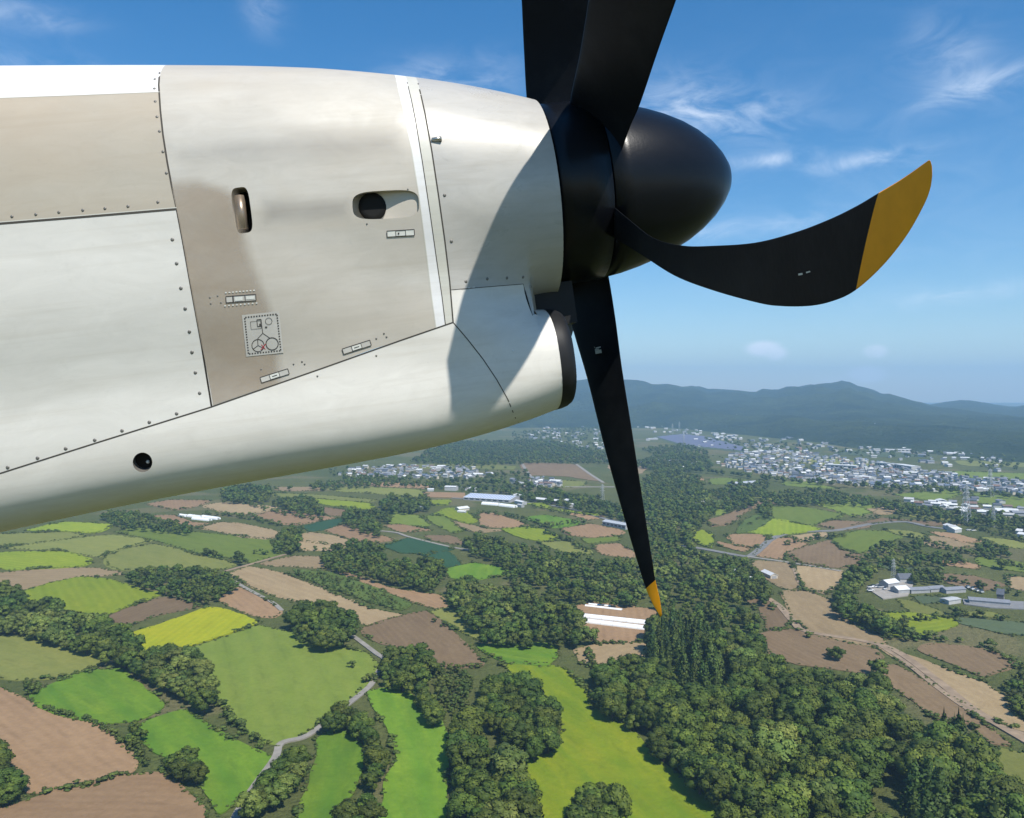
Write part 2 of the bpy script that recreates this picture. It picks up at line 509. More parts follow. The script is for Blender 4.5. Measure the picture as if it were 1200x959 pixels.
def par(px, ax=cM):
    px = np.array(px, float); P = hit(px[:, 0], px[:, 1]); q = to_par(P, ax)
    return q
def mir(q): return np.stack([q[:, 0], np.pi - q[:, 1]], 1)
def up(q, th=np.pi / 2):                                      # extend a seam over the crown
    return np.array([[q[0, 0], th]])

P_S1, P_H, P_L = par(S1), par(HINGE), par(LOWER)
P_E1, P_E2, P_E3 = par(E1), par(E2), par(E3)
def circ_hole(cx, cy, rx, ry, n=26, ax=cM, rot=0.0, pw=2.0):
    a = np.arange(n) * 2 * np.pi / n
    ca, sa = np.cos(a), np.sin(a)
    x = np.sign(ca) * np.abs(ca) ** (2 / pw) * rx; y = np.sign(sa) * np.abs(sa) ** (2 / pw) * ry
    px = np.stack([cx + x * math.cos(rot) - y * math.sin(rot), cy + x * math.sin(rot) + y * math.cos(rot)], 1)
    return px, par(px, ax)

# top panel (clean white) and sooty panel beneath it
TOPLINE = [(-140, 123), (0, 115), (100, 111.5), (187, 108)]
P_T = par(TOPLINE)
def seg(q, u0=None): return q
farlow = mir(P_L)
sk = Skin()
s1_top = P_S1[:2]
poly = np.concatenate([P_T, [[P_S1[1, 0] + .001, P_S1[1, 1]]], up(P_S1), [[P_S1[0, 0], np.pi + .35]], [[P_T[0, 0], np.pi + .35]]])
sk.add(*panel(poly, cM))
sk.rivets([(181.5, 93), (181, 104)])
top_panel = sk.build('top_panel', [M_clean, M_seam, M_rivet], aircraft)
sk = Skin()
poly = np.concatenate([P_T, P_S1[2:7], P_H[::-1][1:]])
sk.add(*panel(poly, cM))
sk.seam(S1, .0055); sk.seam(HINGE, .008, off=.0008)
sk.seam([(x, y - 1.5) for x, y in HINGE], .003, 3, .0012)
sk.seam(TOPLINE, .003, 3)
sk.rivets([(182, 119), (184, 137), (187, 154), (191, 178), (195, 203), (185, 237), (150, 242), (123, 244.5), (97, 246.5), (69, 249), (42, 251.5), (14, 254)], .005)
sooty = sk.build('sooty_panel', [M_beige, M_seam, M_rivet, M_cream], aircraft)
# access door
sk = Skin()
poly = np.concatenate([P_H, P_S1[7:], P_L[:3][::-1]])
sk.add(*panel(poly, cM))
sk.seam(S1[6:], .0055); sk.seam(LOWER, .0048)
sk.rivets([(202, 281), (207, 309), (212, 338), (217, 362), (222, 389), (225, 413), (229, 437), (234, 461), (207, 485), (175, 495), (143, 505), (111, 516), (77, 526), (44, 537), (9, 548)], .006)
door = sk.build('access_door', [M_door, M_seam, M_rivet], aircraft)
# middle cowling panel with its two openings
slot_px, slot_q = circ_hole(283.5, 246.5, 10.5, 27, 30, rot=-.13, pw=4.2)
scoop_px, scoop_q = circ_hole(452, 240, 39, 16.5, 40, rot=-.05, pw=3.6)
sk = Skin()
poly = np.concatenate([P_S1[::-1][:-1], up(P_S1), [[P_S1[0, 0], np.pi + .35]], [[P_E1[0, 0], np.pi + .35]], up(P_E1), P_E1[1:], P_L[::-1][2:-3]])
sk.add(*panel(poly, cM, [slot_q, scoop_q]))
def recess(sk, q, depth, mi_wall, mi_floor, ax=cM, tilt=None, shrink=1.0):
    P = from_par(q, ax); n = nrm(P.mean(0)[None])[0]; c = P.mean(0)
    d = np.full(len(P), depth) if tilt is None else tilt(P)
    D = c + (P - c) * shrink - n * d[:, None]; m = len(P); i = np.arange(m); j = (i + 1) % m
    inn = c - P; inn /= np.linalg.norm(inn, axis=1, keepdims=True)
    sk.add(np.concatenate([P, D]), np.stack([i, j, j + m, i + m], 1), np.concatenate([inn, inn]), mi_wall)
    cc = D.mean(0); sk.add(np.concatenate([D, [cc]]), np.stack([i, j, np.full(m, m)], 1), np.tile(n, (m + 1, 1)), mi_floor)
    return P, D, n
recess(sk, slot_q, .09, 4, 3)
us = from_par(scoop_q, cM)[:, 0]; ulo, uhi = us.min(), us.max()
recess(sk, scoop_q, .06, 4, 4, tilt=lambda P: .062 - .054 * np.clip((P[:, 0] - ulo) / (uhi - ulo), 0, 1))
sk.seam(E1, .003, 5); sk.rivets([(430, 262.5), (478, 222)], .003)
# streak fasteners near the lower edge
sk.rivets([(246, 349), (255, 347), (247, 356), (259, 355), (306, 433), (344, 427), (354, 424), (357, 427), (441, 397), (450, 391), (453, 395)], .0035)
mid = sk.build('cowling_panel', [M_mid, M_seam, M_rivet, M_hole, M_mid, M_cream], aircraft)
# black throat and bright rim inside the scoop, hot pipe in the slot
def disc_on(px, n_seg, rx, ry, lift, mat, name, parent, rot=0.0, depth=0.0, dome=0.0):
    P = hit(np.array([px[0]]), np.array([px[1]]))[0]; n = nrm(P[None])[0]
    u = np.array([1., 0, 0]); u -= n * (u @ n); u /= np.linalg.norm(u); w = np.cross(n, u)
    if w[2] < 0: w = -w
    a = np.arange(n_seg) * 2 * np.pi / n_seg
    ring_ = np.cos(a)[:, None] * rx * (u * math.cos(rot) + w * math.sin(rot)) + np.sin(a)[:, None] * ry * (w * math.cos(rot) - u * math.sin(rot))
    V = np.concatenate([P + ring_ + n * (lift - depth), P + ring_ * .6 + n * (lift - depth + dome * .7), [P + n * (lift - depth + dome)], P + ring_ + n * (lift - depth - .004)])
    k = n_seg
    F = [(i, (i + 1) % k, k + (i + 1) % k, k + i) for i in range(k)] + [(k + i, k + (i + 1) % k, 2 * k) for i in range(k)] + [(2 * k + 1 + i, 2 * k + 1 + (i + 1) % k, (i + 1) % k, i) for i in range(k)]
    return link(name, mesh_from(V, F, name, mat, smooth=True), parent)
disc_on((437, 241), 24, .047, .048, 0, M_hole, 'scoop_dark', mid, depth=.034)  # black disc painted in for the dark of the opening
M_pipe = simple_mat('hot_pipe', (.42, .33, .25), .35, .5, .6, .3, 12)
Pp = hit(np.array([279, 284.]), np.array([228, 268.])); nn_ = nrm(Pp)
mb = MB(); mb.bar(Pp[0] - nn_[0] * .022, Pp[1] - nn_[1] * .016, .017, 0, 12)
link('vent_pipe', mb.mesh('vent_pipe', M_pipe, True), mid)
# brown stain skin: its own outline of soot below and behind the slot, laid on the paint as a film
def film(px, off, mats, name, parent, step=.03):
    q = par(px); P, fc, nn = panel(q, cM, step=step)
    me = fast_mesh(P + nn * off, fc, name, mats, normals=nn)
    return link(name, me, parent)
m_, t_, b_ = M_soot, M_soot.node_tree, M_soot.node_tree.nodes['Principled BSDF']
# soft edges for the film: transparent where the streaky noise runs out
def film_mat(name, src_col, col2, lo, hi):
    m, t, bs = new_mat(name)
    c = t.nodes.new('ShaderNodeAttribute'); c.attribute_name = 'tone'; c.attribute_type = 'GEOMETRY'
    n1 = noise_fac(t, 7, 6, .65, .25, .75, stretch=(.8, 1, 1.2), dist=.5)
    t.links.new(link_mix(t, n1, src_col, col2), bs.inputs['Base Color'])
    bs.inputs['Roughness'].default_value = .5
    sep = t.nodes.new('ShaderNodeSeparateColor'); t.links.new(c.outputs['Color'], sep.inputs[0])
    n2 = noise_fac(t, 5, 6, .65, .2, .8, stretch=(.7, 1, 1.2), dist=.6)
    a = smath('MULTIPLY', sep.outputs[0], smath('ADD', smath('MULTIPLY', n2, .55, t), .45, t), t, True)
    t.links.new(smath('MULTIPLY', a, hi, t), bs.inputs['Alpha'])
    return m
def film_soft(px, off, mat, name, parent, feather=14, hard=()):
    """thin stain whose strength fades towards its outline, except along the sides listed in hard"""
    q = par(px); P, fc, nn = panel(q, cM, step=.016, edge=.016)
    X, Y = project(to_world(P)); px = np.array(px, float)
    d = np.full(len(P), 1e9)
    for i, (a, b) in enumerate(zip(px, np.roll(px, -1, 0))):
        if i in hard: continue
        ab = b - a; tt = np.clip(((X - a[0]) * ab[0] + (Y - a[1]) * ab[1]) / (ab @ ab), 0, 1)
        d = np.minimum(d, np.hypot(X - a[0] - ab[0] * tt, Y - a[1] - ab[1] * tt))
    s = np.clip(d / feather, 0, 1); s = s * s * (3 - 2 * s)
    me = fast_mesh(P + nn * off, fc, name, mat, cols=np.stack([s, s, s, np.ones_like(s)], 1), normals=nn)
    return link(name, me, parent)
M_film = film_mat('soot_film', (.345, .275, .20), (.43, .37, .295), 0, .85)
M_film2 = film_mat('grey_film', (.33, .315, .29), (.42, .40, .37), 0, .42)
film_soft([(200, 206), (235, 205), (262, 214), (280, 222), (292, 268), (302, 300), (326, 370), (336, 446), (250, 475), (236, 403), (224, 338), (214, 282), (207, 245), (203, 228)], .0011, M_film, 'soot_stain', mid, 20, hard=(7, 8, 9, 10, 11, 12, 13))
film_soft([(193, 165), (330, 140), (482, 140), (486, 196), (400, 203), (300, 202), (201, 203)], .0018, M_film2, 'grime_streak', mid, 40)
film_soft([(300, 225), (418, 226), (416, 262), (300, 275)], .0013, M_film2, 'grime_streak', mid, 22)

# two edge bands round the front of the panel
def band(qa, qb, name, mats, seam=None, far=np.pi + .35):
    sk = Skin()
    poly = np.concatenate([qa[::-1][:-1], up(qa), [[qa[0, 0], far]], [[qb[0, 0], far]], up(qb), qb[1:]])
    sk.add(*panel(poly, cM, step=.02))
    if seam: [sk.seam(*s) for s in seam]
    return sk.build(name, mats, aircraft)
band(P_E1, P_E2, 'edge_band', [M_clean, M_seam, M_rivet, M_cream], [(E2, .003)])
eb = band(P_E2, P_E3, 'edge_band', [M_cream, M_seam, M_rivet, M_seam], [(E3, .0048)])
# front cowling ring
q_f = par(FAIR[1:]); q_f = q_f[q_f[:, 0] > P_E3[5, 0] - .05]
sk = Skin()
poly = np.concatenate([P_E3[:-2][::-1][:-1], up(P_E3), [[P_E3[0, 0], np.pi + .35]], [[-.0, np.pi + .35]],
                       [[0., x] for x in np.linspace(np.pi + .3, -np.pi / 2 + .1, 70)], [[q_f[-1, 0], -np.pi / 2 + .1]], q_f[::-1]])
sk.add(*panel(poly, cM, step=.02))
sk.rivets([(516, 165), (521, 229), (529, 283), (546, 330), (571, 327), (594, 326), (613, 325), (622, 336)], .006)
a = np.linspace(0, 2 * np.pi, 97); ringP = from_par(np.stack([np.zeros(97), a], 1), cM)
rn = np.stack([np.ones(97), 0 * a, 0 * a], 1)
r2 = ringP * [1, .93, .93]; r2[:, 0] -= .05
i = np.arange(96); sk.add(np.concatenate([ringP, r2]), np.stack([i, i + 1, i + 98, i + 97], 1), np.concatenate([rn, rn]), 3)
cowl = sk.build('front_cowl', [M_cowl, M_seam, M_rivet, M_hole], aircraft)
m_latch = MB()
p_ = hit(np.array([513.]), np.array([164.]))[0]; n_ = nrm(p_[None])[0]
m_latch.bar(p_ - [.02, 0, 0] + n_ * .004, p_ + [.012, 0, 0] + n_ * .008, .007, 0, 8)
link('latch', m_latch.mesh('latch', simple_mat('latch_steel', (.6, .58, .52), .3, .5, .9), True), cowl)
disc = [(0, -.0, 0)]
# lower intake duct: long rear skin and nose
port_px, port_q = circ_hole(167, 542, 11.5, 11.5, 26, cD)
qL = par(LOWER, cD); qN = par(NOSE_SEAM, cD)
sk = Skin()
bot = np.array([[qN[-1, 0] + .01, -np.pi / 2]])
near = np.concatenate([qL, qN[1:], bot]); farr = np.stack([near[:, 0], -np.pi - near[:, 1]], 1)[::-1][1:]
sk.add(*panel(np.concatenate([near, farr]), cD, [port_q], step=.024))
sk.seam(NOSE_SEAM + [(611, 500)], .0035)
recess(sk, port_q, .035, 4, 3, cD)
sk.rivets([(441, 417), (372, 441)], .0035)
duct = sk.build('intake_duct', [M_white, M_seam, M_rivet, M_hole, M_rivet], aircraft)
a = np.arange(30) * 2 * np.pi / 30
ULIP = -.07
qF = par(FAIR, cD)
sk = Skin()
near = np.concatenate([np.stack([bot[:, 0], bot[:, 1]], 1), qN[::-1][:-1], qF, [[-.096 * S0, .62]], [[-.096 * S0, np.pi / 2]], [[ULIP, np.pi / 2]]])
lip = np.array([[ULIP, x] for x in np.linspace(np.pi / 2, -np.pi * 1.5, 80)][1:-1])
farr = np.stack([near[:, 0], -np.pi - near[:, 1]], 1)[::-1][:-1]
sk.add(*panel(np.concatenate([near, lip, farr]), cD, step=.02))
sk.seam(FAIR, .0025, 1); sk.rivets([(614, 391), (601, 411)], .004, 3)
nosep = sk.build('intake_nose', [M_white, M_seam, M_rivet, M_clean], aircraft)
# rubber de-icing boot and throat
prof = [(0, 1.0), (.02, .992), (.038, .965), (.050, .925), (.054, .88), (.048, .84), (.02, .81), (-.10, .78), (-.45, .75)]
th = np.linspace(0, 2 * np.pi, 65)[:-1]
base = from_par(np.stack([np.full(64, ULIP), th], 1), cD); cc = base.mean(0)
V = []
for du, s in prof:
    p = cc + (base - cc) * s + [du * .95 * S0, 0, 0]; V.append(p + (base - cc) * (.004 if du == 0 else 0))
V = np.concatenate(V); n = len(prof)
Fq = [(k * 64 + i, k * 64 + (i + 1) % 64, (k + 1) * 64 + (i + 1) % 64, (k + 1) * 64 + i) for k in range(n - 1) for i in range(64)]
Fq.append(tuple((n - 1) * 64 + i for i in range(64)))
link('deicing_boot', mesh_from(V, Fq, 'deicing_boot', M_boot, smooth=True), aircraft)

# placards and stencils, thin films on the skin
def patch(name, corners, mat, parent, off=.0015, n=6):
    c = np.array(corners, float); s = np.linspace(0, 1, n + 1)
    px = np.array([[(c[0] * (1 - x) + c[1] * x) * (1 - y) + (c[3] * (1 - x) + c[2] * x) * y for x in s] for y in s]).reshape(-1, 2)
    P = hit(px[:, 0], px[:, 1]); nn = nrm(P); P = P + nn * off; m = n + 1
    return P, [(j * m + i, j * m + i + 1, (j + 1) * m + i + 1, (j + 1) * m + i) for j in range(n) for i in range(n)], nn
def quad_px(cx, cy, w, h, rot):
    u = np.array([math.cos(rot), math.sin(rot)]); v = np.array([-u[1], u[0]]); c = np.array([cx, cy])
    return [c - u * w / 2 - v * h / 2, c + u * w / 2 - v * h / 2, c + u * w / 2 + v * h / 2, c - u * w / 2 + v * h / 2]
class Decal:
    def __init__(self): self.mb = MB()
    def q(self, cx, cy, w, h, rot, mi, off=.0022, n=2):
        P, F, nn = patch('', quad_px(cx, cy, w, h, rot), None, None, off, n); self.mb.add(P, [f[::-1] for f in F], mi)
    def line(self, x0, y0, x1, y1, w, mi, off=.003):
        self.q((x0 + x1) / 2, (y0 + y1) / 2, math.hypot(x1 - x0, y1 - y0), w, math.atan2(y1 - y0, x1 - x0), mi, off, 1)
    def rect(self, cx, cy, w, h, rot, lw, mi, off=.003):
        c = quad_px(cx, cy, w, h, rot)
        for a, b in zip(c, c[1:] + c[:1]): self.line(*a, *b, lw, mi, off)
    def ring(self, cx, cy, r, lw, mi, n=18):
        p = [(cx + r * math.cos(2 * math.pi * i / n), cy + r * math.sin(2 * math.pi * i / n)) for i in range(n + 1)]
        for a, b in zip(p, p[1:]): self.line(*a, *b, lw, mi)
    def done(self, name, parent): return link(name, self.mb.mesh(name, [M_placard, M_ink, M_mark, M_red]), parent)
r_ = -.105
dc = Decal(); dc.q(308, 391.5, 44, 49, r_, 0)
for i in range(12):
    for sgn in (-1, 1):
        x, y = -17.5 + i * 3.2, sgn * 21.5; dc.q(308 + x * math.cos(r_) - y * math.sin(r_), 391.5 + x * math.sin(r_) + y * math.cos(r_), 1.7, 1.5, r_, 1, .003, 1)
for i in range(14):
    for sgn in (-1, 1):
        x, y = sgn * 19, -20 + i * 3.1; dc.q(308 + x * math.cos(r_) - y * math.sin(r_), 391.5 + x * math.sin(r_) + y * math.cos(r_), 1.6, 1.6, r_, 1, .003, 1)
dc.ring(302.5, 405, 7.2, .9, 1); dc.ring(319, 403, 7.2, 1.1, 1)
dc.line(302.5, 405, 302, 398, .8, 1); dc.line(302.5, 405, 297, 409, .8, 1); dc.line(302.5, 405, 309, 408, .8, 1)
dc.line(306, 410, 311.5, 403, .9, 3); dc.line(306.5, 404, 311, 409.5, .9, 3)
dc.line(308, 390.5, 302, 397, .7, 1); dc.line(308, 390.5, 316, 396, .7, 1); dc.line(308, 390.5, 307, 382, .7, 1)
dc.rect(304, 378.5, 5, 8, r_, .8, 1); dc.rect(300, 381, 12, 9, r_, .4, 1); dc.ring(315, 376.5, 4, .5, 1, 10); dc.q(305.5, 380.5, 3, 2.4, r_, 1, .0032, 1); dc.q(312, 383.5, 2.5, 1.6, r_, 1, .0032, 1)
dc.done('warning_placard', mid)
dc = Decal(); dc.q(282.5, 350, 35, 7.2, -.075, 0); dc.rect(282.5, 350, 35, 7.2, -.075, .9, 1); dc.line(273, 346.5, 273.6, 354.5, 1.6, 1); dc.line(287, 345.5, 287.6, 353, .9, 1)
dc.q(280, 350.3, 9, 4.6, -.075, 2, .003); dc.q(293.5, 349, 10, 3.6, -.075, 2, .003)
for i in range(9): dc.q(265 + i * 4.1, 343.2 - i * .35, 2.2, 1.3, -.075, 2, .003, 1); dc.q(264 + i * 4.6, 358.5 - i * .4, 2.0, 1.4, -.075, 2, .003, 1)
dc.done('placard', mid)
for cx, cy in ((322, 440.5), (418, 407)):
    dc = Decal(); dc.q(cx, cy, 34, 6.6, -.31, 0); dc.rect(cx, cy, 34, 6.6, -.31, .8, 1); dc.q(cx, cy, 11, 5, -.31, 2, .003); dc.rect(cx, cy, 11.5, 6, -.31, .6, 1, .0034)
    dc.q(cx, cy, 6, 1, -.31, 1, .0036, 1); dc.done('placard', mid)
dc = Decal(); dc.q(469.5, 273.5, 32, 7, -.06, 2); dc.rect(469.5, 273.5, 32, 7, -.06, .8, 1); dc.rect(469.5, 273.5, 11.5, 6.4, -.06, .6, 1, .0034); dc.q(467, 273.8, 1.6, 2.2, 0, 1, .0036, 1)
dc.done('placard', mid)
# painted glint in the round port, a tiny white dome
disc_on((171, 546), 12, .006, .006, .0, M_clean, 'port_glint', duct, depth=.03, dome=.004)

# ---- propeller: hub and spinner, then blades
LS = .655 * S0
prop = None
pr = [(.012, .290), (.05, .290), (.10, .289), (.17, .286), (.24, .276), (.30, .263), (.36, .246), (.42, .225), (.48, .198), (.53, .168), (.575, .133), (.61, .096), (.635, .06), (.65, .025), (.655, 0)]
def lathe(pr, n=72):
    V = []; F = []
    for k, (u, r) in enumerate(pr):
        for i in range(n): V.append((u * S0, -math.cos(2 * math.pi * i / n) * r * S0, math.sin(2 * math.pi * i / n) * r * S0))
        if k: F += [((k - 1) * n + i, (k - 1) * n + (i + 1) % n, k * n + (i + 1) % n, k * n + i) for i in range(n)]
    return V, F
V, F = lathe([(-.06, .20), (-.01, .25), (.006, .285)] + pr[:4] + [(.172, .27), (.172, .05)])
prop = link('propeller', mesh_from(V, F, 'propeller', M_spin, smooth=True), aircraft)
V, F = lathe([(.176, .26), (.1755, .2845)] + pr[4:])
link('spinner', mesh_from(V, F, 'spinner', M_spin, smooth=True), prop)
HUB = np.array([.17 * S0, 0, 0])

def catmull(K, n):
    K = np.array(K, float); E = np.concatenate([[2 * K[0] - K[1]], K, [2 * K[-1] - K[-2]]]); o = []
    for i in range(len(K) - 1):
        p0, p1, p2, p3 = E[i:i + 4]
        for s in np.linspace(0, 1, n, endpoint=False):
            o.append(.5 * (2 * p1 + (p2 - p0) * s + (2 * p0 - 5 * p1 + 4 * p2 - p3) * s * s + (3 * p1 - p0 - 3 * p2 + p3) * s ** 3))
    return np.array(o + [K[-1]])
def on_disc(px, py, du=0.0):
    d = lray(px, py)[0]; k = (HUB[0] + du - EYE[0]) / d[0]
    return EYE + d * k
def blade(name, stations, tip_from=1.0, thick=.085, marks=None, n=6):
    """stations: (leading point, trailing point) in aircraft axes, root to tip; lens-shaped aerofoil between them"""
    K = catmull([np.concatenate([a, b]) for a, b in stations], n); L, T = K[:, :3], K[:, 3:]
    m = len(K); ns = 12; cx = (1 - np.cos(np.linspace(0, np.pi, ns + 1))) / 2
    cen = (L + T) / 2; sp = np.gradient(cen, axis=0); ch = T - L; nn = np.cross(sp, ch); nn /= np.linalg.norm(nn, axis=1, keepdims=True) + 1e-9
    cl = np.linalg.norm(ch, axis=1)
    w = np.concatenate([[1.0], np.linspace(1, .45, m - 1)])
    V = []
    prof_t = (np.sqrt(cx) * 1.2 - .35 * cx - .85 * cx ** 2)
    for k in range(m):
        up_ = [L[k] + ch[k] * x + nn[k] * cl[k] * thick * w[k] * y for x, y in zip(cx, prof_t)]
        dn_ = [L[k] + ch[k] * x - nn[k] * cl[k] * thick * .55 * w[k] * y for x, y in zip(cx[1:-1], prof_t[1:-1])][::-1]
        V += up_ + dn_
    r = 2 * ns; F = []; mi = []
    d_ = np.concatenate([[0], np.cumsum(np.linalg.norm(np.diff(cen, axis=0), axis=1))]); d_ /= d_[-1]
    if tip_from > 1: tip_from = d_[int(tip_from) * n] - 1e-6
    for k in range(m - 1):
        for i in range(r):
            F.append((k * r + i, k * r + (i + 1) % r, (k + 1) * r + (i + 1) % r, (k + 1) * r + i)); mi.append(1 if d_[k] >= tip_from else 0)
    F += [tuple(range(r))[::-1], tuple((m - 1) * r + i for i in range(r))]; mi += [0, 1]
    return link(name, mesh_from(V, F, name, [M_black, M_yellow], mi, True), prop)
def st_px(pairs): return [(on_disc(*a[:2], a[2] if len(a) > 2 else 0.0), on_disc(*b[:2], b[2] if len(b) > 2 else 0.0)) for a, b in pairs]
def st_pitch(pairs, frac=.78):
    """as st_px, with the blade set at its pitch: the edge to the right stands forward of the disc, the other behind"""
    o = []
    for a, b in pairs:
        base = a[2] if len(a) > 2 else 0.0
        m_ = on_disc((a[0] + b[0]) / 2, (a[1] + b[1]) / 2, base); dep = np.linalg.norm(m_ - EYE)
        h_ = (b[0] - a[0]) / 2 * dep / FPX * frac
        o.append((on_disc(a[0], a[1], base - h_), on_disc(b[0], b[1], base + h_)))
    return o
def ext(sts, k, step, shrink, sweep=0.0):
    """carry a blade on past the frame to its rounded tip"""
    (l0, t0), (l1, t1) = sts[-2], sts[-1]; c0, c1 = (l0 + t0) / 2, (l1 + t1) / 2; d = (c1 - c0) / np.linalg.norm(c1 - c0); ch = (t1 - l1) / 2
    o = list(sts)
    for i in range(k):
        c = c1 + d * step * (i + 1) - np.array([sweep * (i + 1) ** 1.4, 0, 0]); s = shrink[i]; o.append((c - ch * s, c + ch * s))
    return o
# blade rising away from the window, blade rising towards it, the one reaching at the camera, the one hanging down
blade('blade', ext(st_pitch([((628, 190, .03), (690, 190, .03)), ((618, 125, .06), (690, 130, .06)), ((614, 60, .08), (690, 60, .08)), ((611, -5, .09), (692, -5, .09))]), 6, .17 * S0, [1.05, 1.1, 1.1, 1.0, .8, .35]))
blade('blade', ext(st_pitch([((684, 200), (722, 196)), ((672, 160), (738, 150)), ((668, 122), (750, 122)), ((680, 60), (771, 60)), ((690, -5), (794, -5))], .60), 6, .070 * S0, [1.02, 1.02, .98, .88, .68, .30], .005 * S0))  # unseen outer end shortened and swept to place its shadow on the nacelle
C_st = [((712, 236), (700, 262)), ((738, 258), (722, 280)), ((766, 279), (752, 299)), ((800, 288), (790, 323)), ((840, 288), (834, 340)), ((885, 284.5), (888, 355)),
        ((930, 273), (917, 359)), ((970, 258), (951, 358.5)), ((1003, 242), (979, 352)), ((1030, 226), (1003, 340)), ((1052, 213), (1034, 312)), ((1070, 201), (1062, 277)), ((1084, 191), (1082, 242)), ((1089.5, 188), (1090, 222)), ((1092, 194), (1092.5, 207))]
C3 = st_px([(a + (0.0,), b + (0.0,)) for a, b in C_st])
D_st = [((672, 300, .0), (706, 296, .0)), ((660, 344, .0), (713, 323, .0)), ((673, 392, .0), (721, 372, .0)), ((689, 447), (729, 432)), ((708, 523), (741, 507)), ((733, 612), (755, 598)), ((748, 662), (763, 648)), ((757, 690), (768, 680)), ((765, 708), (773, 702)), ((774, 723), (776, 721))]
def tipped(name, st3, cut, tilt=0.0):
    b = blade(name, st3, cut); return b
bc = tipped('blade', C3, 9)
bd = tipped('blade', st_pitch(D_st), 7)
# last blade points away behind the nacelle
c0 = HUB + [0, .1, -.05]
sts = []
for r, w in ((.0, .10), (.25, .12), (.5, .15), (.8, .16), (1.1, .15), (1.4, .11), (1.55, .04)):
    c = HUB + np.array([0, math.cos(-.44), math.sin(-.44)]) * r * S0; w *= S0
    sts.append((c + [w * .55, -.03, w * .8 - .05], c - [w * .55, -.03, w * .8 + .05]))
blade('blade', sts, .9)
# white stencil on the hanging blade, small one on the reaching blade
def mark_blade(px_quads, name, parent, toward=.012):
    mb = MB()
    for cx, cy, w, h, rot in px_quads:
        c = quad_px(cx, cy, w, h, rot); P = []
        for x, y in c:
            p = on_disc(x, y); d = EYE - p; P.append(p + d / np.linalg.norm(d) * toward)
        mb.add(P, [(0, 1, 2, 3)])
    link(name, mb.mesh(name, M_mark), parent)

mark_blade([(698, 413, 14, 4.2, -.2), (694, 408, 6, 1.6, -.25), (701, 407.5, 6, 1.3, -.25), (698, 410, 8, 1.0, -.2), (686, 419.3, 7, 1.8, .05)], 'stencil_marking', prop, .075)
mark_blade([(938, 321.5, 5, 2.2, -.2), (947, 319, 5, 1.6, -.3)], 'stencil_marking', prop, .03)
# added black filler block over the gap between cowling ring and intake boot
mb = MB(); mb.box(-.17 * S0, .05 * S0, -.085, .12, -.425 * S0, -.29 * S0)
link('gap_filler', mb.mesh('gap_filler', M_boot), aircraft)
# ------------------------------------------------------------------ ground and fields
def soil_mat(name, c1, c2, c3, row=0.0, rowscale=.35, rough=.95, fine=.35, patch=.012, bumpd=.5, streak=0.5, line=None):
    """ground cover in metres: broad patches, streaks along the rows, fine grain"""
    m, t, bs = new_mat(name)
    big = noise_fac(t, patch, 5, .6, .34, .66, dist=.6)
    stk = noise_fac(t, .035, 5, .6, .35, .68, stretch=(.35, 2.6, 1), dist=.4)
    fin = noise_fac(t, fine, 4, .7, .3, .72)
    c = link_mix(t, smath('MULTIPLY', big, .8, t), c1, c2)
    c = link_mix(t, smath('MULTIPLY', stk, streak, t), c, c3)
    c = link_mix(t, smath('MULTIPLY', fin, .42, t), c, tuple(x * .58 for x in c1))
    md = noise_fac(t, .09, 6, .68, .40, .66, stretch=(.6, 1.2, 1), dist=.7)
    c = link_mix(t, smath('MULTIPLY', md, .40, t), c, tuple(x * .74 for x in c2))
    h = fin
    if row:
        tcn = t.nodes.new('ShaderNodeTexCoord')
        w = t.nodes.new('ShaderNodeTexWave'); w.bands_direction = 'Y'; w.inputs['Scale'].default_value = rowscale * .22
        w.inputs['Distortion'].default_value = .9; w.inputs['Detail'].default_value = 3; w.inputs['Detail Scale'].default_value = .12
        t.links.new(tcn.outputs['Object'], w.inputs['Vector'])
        mk = smath('MULTIPLY', w.outputs['Fac'], smath('ADD', smath('MULTIPLY', big, .7, t), .3, t), t)
        c = link_mix(t, smath('MULTIPLY', mk, min(1, row * 1.7), t), c, tuple(x * .6 for x in c2) if line is None else line)
    if row:
        w2 = t.nodes.new('ShaderNodeTexWave'); w2.bands_direction = 'Y'; w2.inputs['Scale'].default_value = .021
        w2.inputs['Distortion'].default_value = .35; w2.inputs['Detail'].default_value = 2; w2.inputs['Detail Scale'].default_value = .03
        t.links.new(tcn.outputs['Object'], w2.inputs['Vector'])
        tl_ = smath('POWER', w2.outputs['Fac'], 22.0, t)
        c = link_mix(t, smath('MULTIPLY', smath('MULTIPLY', tl_, md, t), .32, t), c, tuple(x * .55 for x in c1))
    oi = t.nodes.new('ShaderNodeObjectInfo')
    v = t.nodes.new('ShaderNodeMapRange'); v.inputs['To Min'].default_value = .84; v.inputs['To Max'].default_value = 1.16
    t.links.new(oi.outputs['Random'], v.inputs['Value'])
    g = t.nodes.new('ShaderNodeHueSaturation'); t.links.new(v.outputs['Result'], g.inputs['Value']); t.links.new(c, g.inputs['Color'])
    t.links.new(g.outputs['Color'], bs.inputs['Base Color'])
    bs.inputs['Roughness'].default_value = rough; bs.inputs['Specular IOR Level'].default_value = .12
    bump(t, bs, h, .5, bumpd)
    return m
